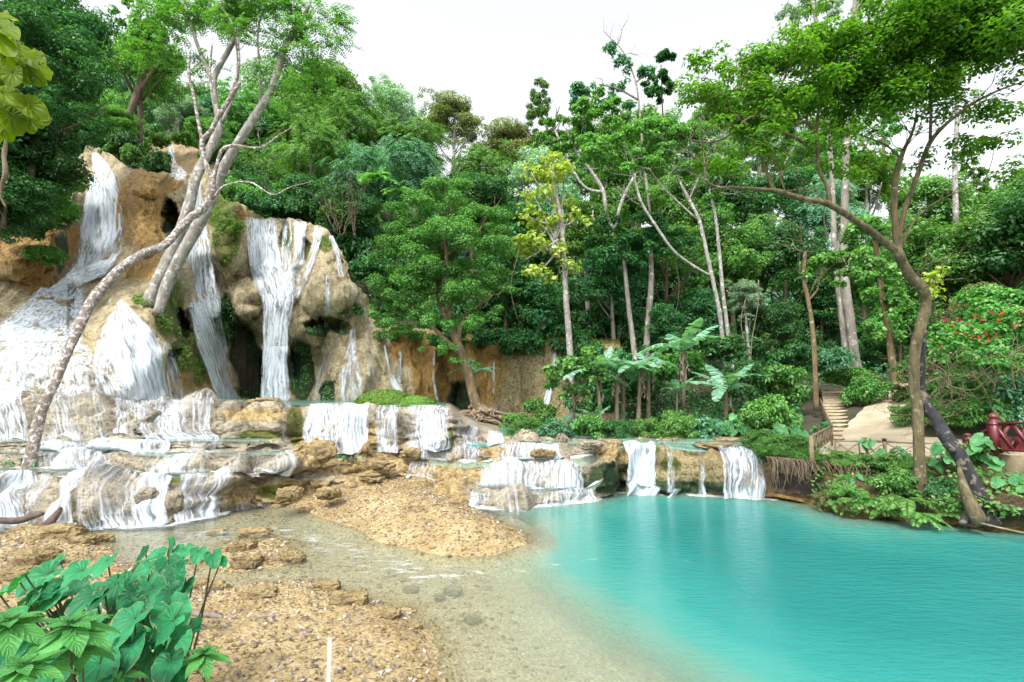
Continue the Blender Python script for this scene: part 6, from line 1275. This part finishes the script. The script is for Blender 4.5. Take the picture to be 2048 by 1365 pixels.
# moss mounds on the terrace
for px, Y, R, H, lab in ((772, 16.2, .95, .52, 'larger bright green moss mound at the back of the terrace pool'), (833, 16.0, .66, .32, 'smaller bright green moss mound right of the larger one')):
    p = atz(px, 813, 2.12); p = np.array([X_of(px, Y), Y, 2.1]); root = empty('moss_mound', p, lab, 'moss mound'); th = np.linspace(0, 1, 14)[:, None]; ph = np.linspace(0, 2 * np.pi, 29)[None]
    rr = R * np.sin(th * np.pi / 2); Vm = np.stack([rr * np.cos(ph), rr * np.sin(ph) * .8, H * np.cos(th * np.pi / 2) + 0 * ph], -1); Vm = Vm * (1 + .1 * fbm(Vm * 3 + px, 3, 5))[..., None]
    part('mound', Vm.reshape(-1, 3) + p, grid_faces(14, 29), M['bank'], root, smooth=True, cols=np.tile(np.array([.2, 1, 0]), (14 * 29, 1)))
    d = rdir(r, 5200); d[:, 2] = np.abs(d[:, 2]); P = p + d * np.array([R, R * .8, H]) * 1.03 + r.normal(size=d.shape) * .015; V = leaves(P, d + rdir(r, len(d)) * .5, .06, .045, r); part('moss', V, quads(V), M['moss'], root)

# ================================================================== STAIRS, FENCES, RAILING
b = np.array([X_of(1695, 14.4), 14.4, 1.05]); root = empty('stairs', b, 'earth and log stairs climbing into the forest left of the side path', 'stairs')
NS = 17; sc0 = np.array([X_of(1692, 14.4), 14.4, 1.06]); sc1 = np.array([X_of(1662, 22), 22, 2.50]); rr_ = random.Random(3)
for i in range(NS):
    t = i / (NS - 1); c = sc0 * (1 - t) + sc1 * t; wd_ = 1.52 * (1 - t) + 1.22 * t; dp = 7.6 / NS; mb = MB(); n_ = 14
    # tread with worn uneven front edge
    xs_ = np.linspace(-wd_ / 2, wd_ / 2, n_); fr = np.array([rr_.uniform(-.03, .03) for _ in xs_]); ht = np.array([rr_.uniform(-.008, .008) for _ in xs_]); rise = 1.44 / NS
    rowsz = [np.stack([xs_, fr - dp / 2, ht * 0 - rise - .12], -1), np.stack([xs_, fr - dp / 2, ht - .015], -1), np.stack([xs_, fr - dp / 2 + .03, ht + .004], -1), np.stack([xs_, 0 * xs_ + dp / 2 + .05, ht * .5 - .004], -1), np.stack([xs_, 0 * xs_ + dp / 2 + .06, ht * 0 - .2], -1)]
    G = np.stack(rowsz); mb.add(G.reshape(-1, 3) + c, grid_faces(5, n_)); mb.build('step', M['step'], root)
def post(mb, p, h_, s_=.05, rz=0.0): mb.box(np.asarray(p) + np.array([0, 0, h_ / 2]), (s_, s_, h_), rz)
# stair side railing
root = empty('stair_railing', at(1624, 938, 12.3), 'rustic wooden railing with crossed slats running up the stairs left side', 'railing')
pts = [(at(1625, 940, 12.3), at(1622, 872, 12.3), .105), (at(1664, 892, 14.0), at(1664, 850, 14.0), .06), (at(1648, 840, 17.5), at(1646, 812, 17.5), .06), (at(1641, 815, 20.5), at(1640, 796, 20.5), .05)]
for p, q, s_ in pts: mb = MB(); mb.tube([p, q], [s_ * .55, s_ * .5], 8, 1, .1, 3); mb.build('post', M['wood_pale'], root)
rl = MB(); sl = MB()
for (p, q, _), (p2, q2, _) in zip(pts[:-1], pts[1:]):
    lo1 = q * .75 + p * .25 if np.linalg.norm(q - p) < .7 else q * .45 + p * .55
    lo1 = q - np.array([0, 0, .42]); lo2 = q2 - np.array([0, 0, .36]); rl.beam(q - [0, 0, .02], q2 - [0, 0, .02], .04, .045); rl.beam(lo1, lo2, .03, .035); n = max(4, int(np.linalg.norm(q2 - q) / .32))
    for i in range(n):
        t0, t1 = i / n, (i + 1) / n; A = lambda t: q * (1 - t) + q2 * t; B = lambda t: lo1 * (1 - t) + lo2 * t
        sl.beam(A(t0), B(t1), .02, .026); sl.beam(B(t0) + [0, -.022, 0], A(t1) + [0, -.022, 0], .02, .026); sl.beam(A(t1), B(t1), .02, .03)
rl.build('rail', M['wood_pale'], root); sl.build('slats', M['wood_pale'], root)
# crossed bamboo fence along the path
root = empty('path_fence', at(1670, 920, 12.3), 'low bamboo fence of crossed poles along the path edge', 'fence')
fx = [(1670, 12.5, 3), (1718, 12.45, 3), (1769, 12.4, 7), (1835, 12.3, 3), (1905, 12.2, 3), (1984, 12.0, 6)]
tops = []
for px, Y, s_ in fx:
    q = at(px, np.interp(px, [1670, 1984], [882, 891]), Y); p = np.array([q[0], q[1], .9]); tops.append(q); mb = MB(); hh = .06 if s_ > 5 else .01
    mb.tube([p, q + [0, 0, hh]], s_ * .0062, 8, 1, .08, int(px)); mb.build('post', M['wood_pale'], root)
    if s_ > 5 and px < 1800: mb = MB(); mb.tube([q + [0, 0, hh - .04], q + [0, 0, hh + .03]], .046, 8, 1); mb.build('post_cap', M['bark_black'], root)
rl = MB(); sl = MB()
for q, q2 in zip(tops[:-1], tops[1:]):
    rl.tube([q, q2], .017, 6, 1); n = 1 if q2[0] - q[0] < 1 else 1
    d = np.array([0, 0, -.42]); sl.tube([q, q2 + d], .013, 6, 1); sl.tube([q + d + [0, -.03, 0], q2 + [0, -.03, 0]], .013, 6, 1)
rl.build('rail', M['wood_pale'], root); sl.build('cross_pole', M['wood_pale'], root)
# maroon balustrade
root = empty('maroon_railing', at(1992, 905, 11.0), 'carved maroon balustrade with crossed panels at the right edge', 'railing')
def newel(px, pyt, pyb, Y, w_):
    p = at(px, pyb, Y); q = at(px, pyt, Y); h_ = q[2] - p[2]; mb = MB(); mb.box((p[0], p[1], p[2] + h_ * .4), (w_, w_, h_ * .8)); mb.box((p[0], p[1], p[2] + h_ * .72), (w_ * 1.12, w_ * 1.12, h_ * .03)); mb.build('post', M['maroon'], root)
    k = MB(); c = np.array([p[0], p[1], p[2] + h_ * .8]); zz = np.array([0, .02, .04, .07, .12, .16, .19, .20]) * h_ / .2 * .2 * 1.0; rr2 = np.array([.5, .5, .32, .52, .56, .4, .18, .01]) * w_
    a = np.linspace(0, 2 * np.pi, 17); G = np.stack([rr2[:, None] * np.cos(a), rr2[:, None] * np.sin(a), zz[:, None] + 0 * a], -1) + c; k.add(G.reshape(-1, 3), grid_faces(8, 17)); k.build('finial', M['maroon'], root, smooth=True); return p, q
n1 = newel(1992, 826, 906, 11.0, .17); n2_ = newel(1938, 866, 915, 12.2, .14); n3 = newel(2150, 818, 915, 9.9, .17)
def lattice(a0, a1, b0, b1, n):
    rl = MB(); cr = MB(); rl.beam(a1, b1, .07, .05); rl.beam(a0, b0, .07, .05)
    for i in range(n):
        t0, t1 = i / n, (i + 1) / n; A = lambda t: a1 * (1 - t) + b1 * t; B = lambda t: a0 * (1 - t) + b0 * t
        # diamond panel with raised centre, carved from one board
        cN = (A(t0) + A(t1) + B(t0) + B(t1)) / 4; up_ = (A(t0) - B(t0)) / 2; sd_ = (A(t1) - A(t0)) / 2; o_ = np.array([0, -.05, 0])
        for w_ in (1,):
            cr.add([cN - sd_ * .95, cN + up_ * .05 + o_, cN - up_ * .97, cN - up_ * .9 - sd_ * .85], [[0, 1, 2, 3]]); cr.add([cN + sd_ * .95, cN + up_ * .05 + o_, cN - up_ * .97, cN - up_ * .9 + sd_ * .85], [[0, 3, 2, 1]])
        cr.beam(A(t0), B(t1), .035, .07); cr.beam(B(t0) + [0, .036, 0], A(t1) + [0, .036, 0], .035, .07)
    rl.build('rail', M['maroon'], root); cr.build('cross_panel', M['maroon'], root)
lattice(n1[0] + [0, 0, .06], n1[0] + [0, 0, .62], n3[0] + [0, 0, .1], n3[0] + [0, 0, .70], 4)
lattice(n2_[0] + [0, 0, .04], n2_[0] + [0, 0, .40], n1[0] + [0, 0, .10], n1[0] + [0, 0, .55], 3)
mb = MB(); c = at(2035, 935, 11.0); mb.box(c + [0, .2, 0], (.34, .5, .5)); mb.box(c + [-.42, .25, -.05], (.4, .4, .34)); mb.box(c + [.7, .25, .12], (1.0, .5, .28))
V, F = mb.data(); tag(part('railing_plinth', V, F, M['plinth'], None), 'pale stone plinth carrying the maroon railing', 'plinth')

# ================================================================== ROCKS, LOGS, STONES, LITTER
def rockmesh(r, sx, sy, sz, seed, n=30, rough=.42):
    th = np.linspace(0, np.pi, n)[:, None]; ph = np.linspace(0, 2 * np.pi, 2 * n - 1)[None]; D = np.stack([np.sin(th) * np.cos(ph), np.sin(th) * np.sin(ph), np.cos(th) + 0 * ph], -1)
    f = 1 + rough * fbm(D * 1.5 + seed * 3.7, 4, seed % 97) + .34 * ((1 - np.abs(fbm(D * 2.6 + seed, 3, 3)) * 1.5) ** 2 - .5) + .12 * fbm(D * 8 + seed, 3, 4)
    G = np.sign(D) * np.abs(D) ** .7 * f[..., None] * np.array([sx, sy, sz]); return G.reshape(-1, 3), grid_faces(n, 2 * n - 1)
def rock(px, py, w_px, h_px, label, seed, z=0.0, mat='boulder', group='loose rocks on the shore', cols=(0.2, 0, 0)):
    r = np.random.default_rng(seed); p = atz(px, py + h_px * .4, z); Y = p[1]; sx = w_px * Y / 2000; sz = h_px * Y / 1400; V, F = rockmesh(r, sx, sx * r.uniform(.6, .9), sz, seed)
    a = r.uniform(-.5, .5); Rz = np.array([[math.cos(a), math.sin(a), 0], [-math.sin(a), math.cos(a), 0], [0, 0, 1]]); V = V @ Rz
    me = mesh_np('rock', V, F, M[mat], smooth=True, cols=np.tile(np.array(cols, float), (len(V), 1))); o = link('rock', me, None, p + np.array([0, sx * .4, sz * .15])); tag(o, label, 'rock', group)
ROCKS = [(110,1068,90,34,'large ochre rock behind the elephant ears at the left'),(45,1062,70,22,'flat ochre rock at the left waterline'),(60,1118,80,46,'rounded ochre boulder left of the highest elephant ear leaf'),(200,1078,50,20,'low ochre rock at the stream edge'),(150,1085,60,26,'ochre rock touching the large one'),
 (480,1093,40,26,'pitted ochre rock in the shallow stream'),(505,1070,62,26,'layered flat ochre rock in the stream'),(582,1118,44,28,'round ochre rock alone at the right of the stream patch'),(490,1122,50,24,'pale rubble rock in the stream patch'),(400,1172,36,24,'rounded brown rock beside the dark plant stems'),(432,1174,34,18,'small rock beside the rounded brown one'),
 (690,1205,70,42,'layered ochre rock on the gravel shore'),(650,1175,50,26,'pale ochre rock at the shore edge'),(508,1192,66,20,'flat rock at the edge of the foreground gravel'),(905,1183,34,12,'small wet rock at the shore point'),(880,1195,20,12,'tiny pale rock beside the shore point'),(775,1230,44,22,'low ochre rock on the right of the foreground gravel'),
 (828,1255,30,16,'whitish stone near the right shore'),(430,1068,34,12,'flat rock lying in the stream'),(945,1240,30,14,'pale stone under the shallow water'),(820,1180,30,10,'small rock breaking the stream surface'),(1010,1060,26,10,'stone at the tip of the gravel bar'),(915,1010,40,26,'ochre rock at the head of the gravel bar'),
 (1000,1012,50,12,'flat stones beside the lowest cascade'),(1065,990,34,10,'dry ochre stone on the lowest cascade lip'),(395,1120,30,18,'ochre rock behind the tallest stems'),(350,1075,30,10,'low rock in the stream at the left'),(20,1150,60,26,'ochre rock at the left edge'),(1320,1000,60,10,'shoal of pale rock right under the broad straight fall'),(1600,1008,50,12,'ochre ledge rock below the undercut bank'),(1215,972,44,22,'wet dark rock in the mouth of the little cave')]
for i, (px, py, w_, h_, lab) in enumerate(ROCKS):
    z = float(bed(np.array([atz(px, py, 0)[0]]), np.array([atz(px, py, 0)[1]]))[0]); rock(px, py, w_ * (.8 if py < 1125 and px < 250 else 1), h_ * .75, lab, 1600 + i, z=max(z, -.1) + .01)
TR = [(640,897,50,26,1.12,'ochre boulder at the left foot of the main terrace wall'),(575,985,46,20,.4,'olive stained boulder above the stream'),(655,985,44,14,.4,'ochre ledge block over the gravel bar'),(735,955,60,10,.5,'long ochre rock slab in the middle of the terraces'),(1085,905,40,12,.95,'ochre rock on the blue terrace'),(820,905,34,14,.95,'orange dome rock between low cascades'),
      (520,804,60,14,2.25,'flat overgrown rock on the rim left of the curtain'),(1440,892,80,5,1.14,'long yellow rock slab on the far pool rim'),(290,990,34,20,.5,'brown boulder dividing the front cascades'),(345,1000,34,26,.5,'grey boulder in the widest front cascade'),(600,928,60,16,.82,'rounded ochre outcrop in the middle terraces'),(760,930,50,12,.75,'ochre outcrop before the blue terrace pool'),
      (1185,890,40,12,1.15,'brown clod at the corner of the far pool rim')]
for i, (px, py, w_, h_, z, lab) in enumerate(TR): rock(px, py, w_, h_, lab, 1700 + i, z=z, mat='rock' if ('grey' in lab or 'brown' in lab) else 'boulder', group='boulders on the terraces')
# logs and stakes
def log(name, pts, label, cat, mat='log', seg=10, rough=.25):
    P, rd = pxp(pts); mb = MB(); mb.tube(P, rd, seg, 4, rough, int(pts[0][0]) + 7); V, F = mb.data(); tag(part(name, V, F, M[mat], None, smooth=True), label, cat)
log('dead_stump', [(88,1058,9.6,13),(105,1040,9.7,11),(118,1022,9.8,8),(122,1016,9.8,4)], 'dark wet leaning stump in the stream at the left', 'stump', 'log_dark')
log('fallen_log', [(-30,1040,10,8),(30,1042,9.9,9),(70,1032,9.9,8),(84,1028,9.9,4)], 'dark fallen log lying behind the leaning stump', 'log', 'log_dark')
log('driftwood_log', [(150,1216,5.5,6),(290,1226,5.52,8),(360,1222,5.54,9),(400,1228,5.5,8),(432,1232,5.48,5),(446,1235,5.46,2)], 'pale driftwood log on the gravel behind the elephant ears', 'log')
log('driftwood_branch', [(300,1300,4.75,2),(330,1290,4.85,2.4),(345,1284,4.9,1.5)], 'thin pale driftwood branch by the small whorled plant', 'branch')
log('bamboo_pole', [(1944,1042,9.6,2.4),(2000,1056,9.3,2.6),(2090,1075,9.0,2.6)], 'pale bamboo pole lying at the waterline under the charred trunk', 'pole', 'wood_pale', 8, .03)
mb = MB(); p = at(660, 1275, 3.3); mb.box((p[0], p[1], (p[2] + .1) / 2), (.028, .02, p[2] - .1), .3); V, F = mb.data(); tag(part('stake', V, F, M['wood_white'], None), 'white wooden stake standing in the foreground gravel', 'stake')
# pebbles
r = np.random.default_rng(1801)
def ico():
    t = (1 + 5 ** .5) / 2; V = unit(np.array([(-1,t,0),(1,t,0),(-1,-t,0),(1,-t,0),(0,-1,t),(0,1,t),(0,-1,-t),(0,1,-t),(t,0,-1),(t,0,1),(-t,0,-1),(-t,0,1)], float))
    F = np.array([(0,11,5),(0,5,1),(0,1,7),(0,7,10),(0,10,11),(1,5,9),(5,11,4),(11,10,2),(10,7,6),(7,1,8),(3,9,4),(3,4,2),(3,2,6),(3,6,8),(3,8,9),(4,9,5),(2,4,11),(6,2,10),(8,6,7),(9,8,1)]); return V, F
IV, IF = ico()
def scatter_shore(n, ylo=2.6, yhi=13.3):
    X = r.uniform(-9, 4.5, n * 3); Y = ylo + (yhi - ylo) * r.random(n * 3) ** 1.2; Z = bed(X, Y); k = (Z > -.16) & (np.abs(X / Y) < 1.1); X, Y, Z = X[k][:n], Y[k][:n], Z[k][:n]; return X, Y, Z
X, Y, Z = scatter_shore(20000); s = .004 + .026 * r.random(len(X)) ** 5 + .0009 * Y; s = s * np.where(Z < 0, .9, 1)
Vp = X[:, None] * 0; S3 = s[:, None] * r.uniform(.6, 1.3, (len(X), 3)) * np.array([1.2, 1, .6]); Vp = IV[None] * (1 + .25 * r.normal(size=(len(X), 12, 1)) * .6) * S3[:, None]; Vp = Vp + np.stack([X, Y, Z + s * .2], -1)[:, None]
me = mesh_np('gravel_stones', Vp.reshape(-1, 3), (IF[None] + 12 * np.arange(len(X))[:, None, None]).reshape(-1, 3), M['pebble']); tag(link('gravel_stones', me), kind='stuff')
X, Y, Z = scatter_shore(7500); k = Z > .0; X, Y, Z = X[k], Y[k], Z[k]; P = np.stack([X, Y, Z + .015], -1); sc2 = r.uniform(.03, .075, len(X)) * (1 + .03 * Y)
V1 = leaves(P, rdir(r, len(P)) * .55 + np.array([0, 0, 1]), sc2, .03, r, fold=.35, droop=-.1)
n = 2600; ii = r.integers(26, RI[7] + 40, n); jj = r.integers(0, NC - 1, n); P2 = G1[ii, jj]; k = (np.abs(NM[ii, jj, 2]) > .55); P2 = P2[k] + np.array([0, 0, .02]); V2 = leaves(P2, rdir(r, len(P2)) * .5 + np.array([0, -.1, 1]), r.uniform(.05, .11, len(P2)), .045, r, fold=.3, droop=-.1)
V = np.concatenate([V1, V2]); tag(link('leaf_litter', mesh_np('leaf_litter', V, quads(V), M['drygrey'])), kind='stuff')
mb = MB()
for i in range(240):
    k = r.integers(len(X)); a = r.uniform(0, 3.14); l = r.uniform(.05, .28); c = np.array([X[k], Y[k], Z[k] + .012]); d = np.array([math.cos(a), math.sin(a), r.uniform(-.02, .1)]) * l / 2; mb.tube([c - d, c + r.normal(size=3) * .006, c + d], [.004, .005, .002], 4, 1, cap=False)
V, F = mb.data(); tag(link('twig_litter', mesh_np('twig_litter', V, F, M['log'])), kind='stuff')
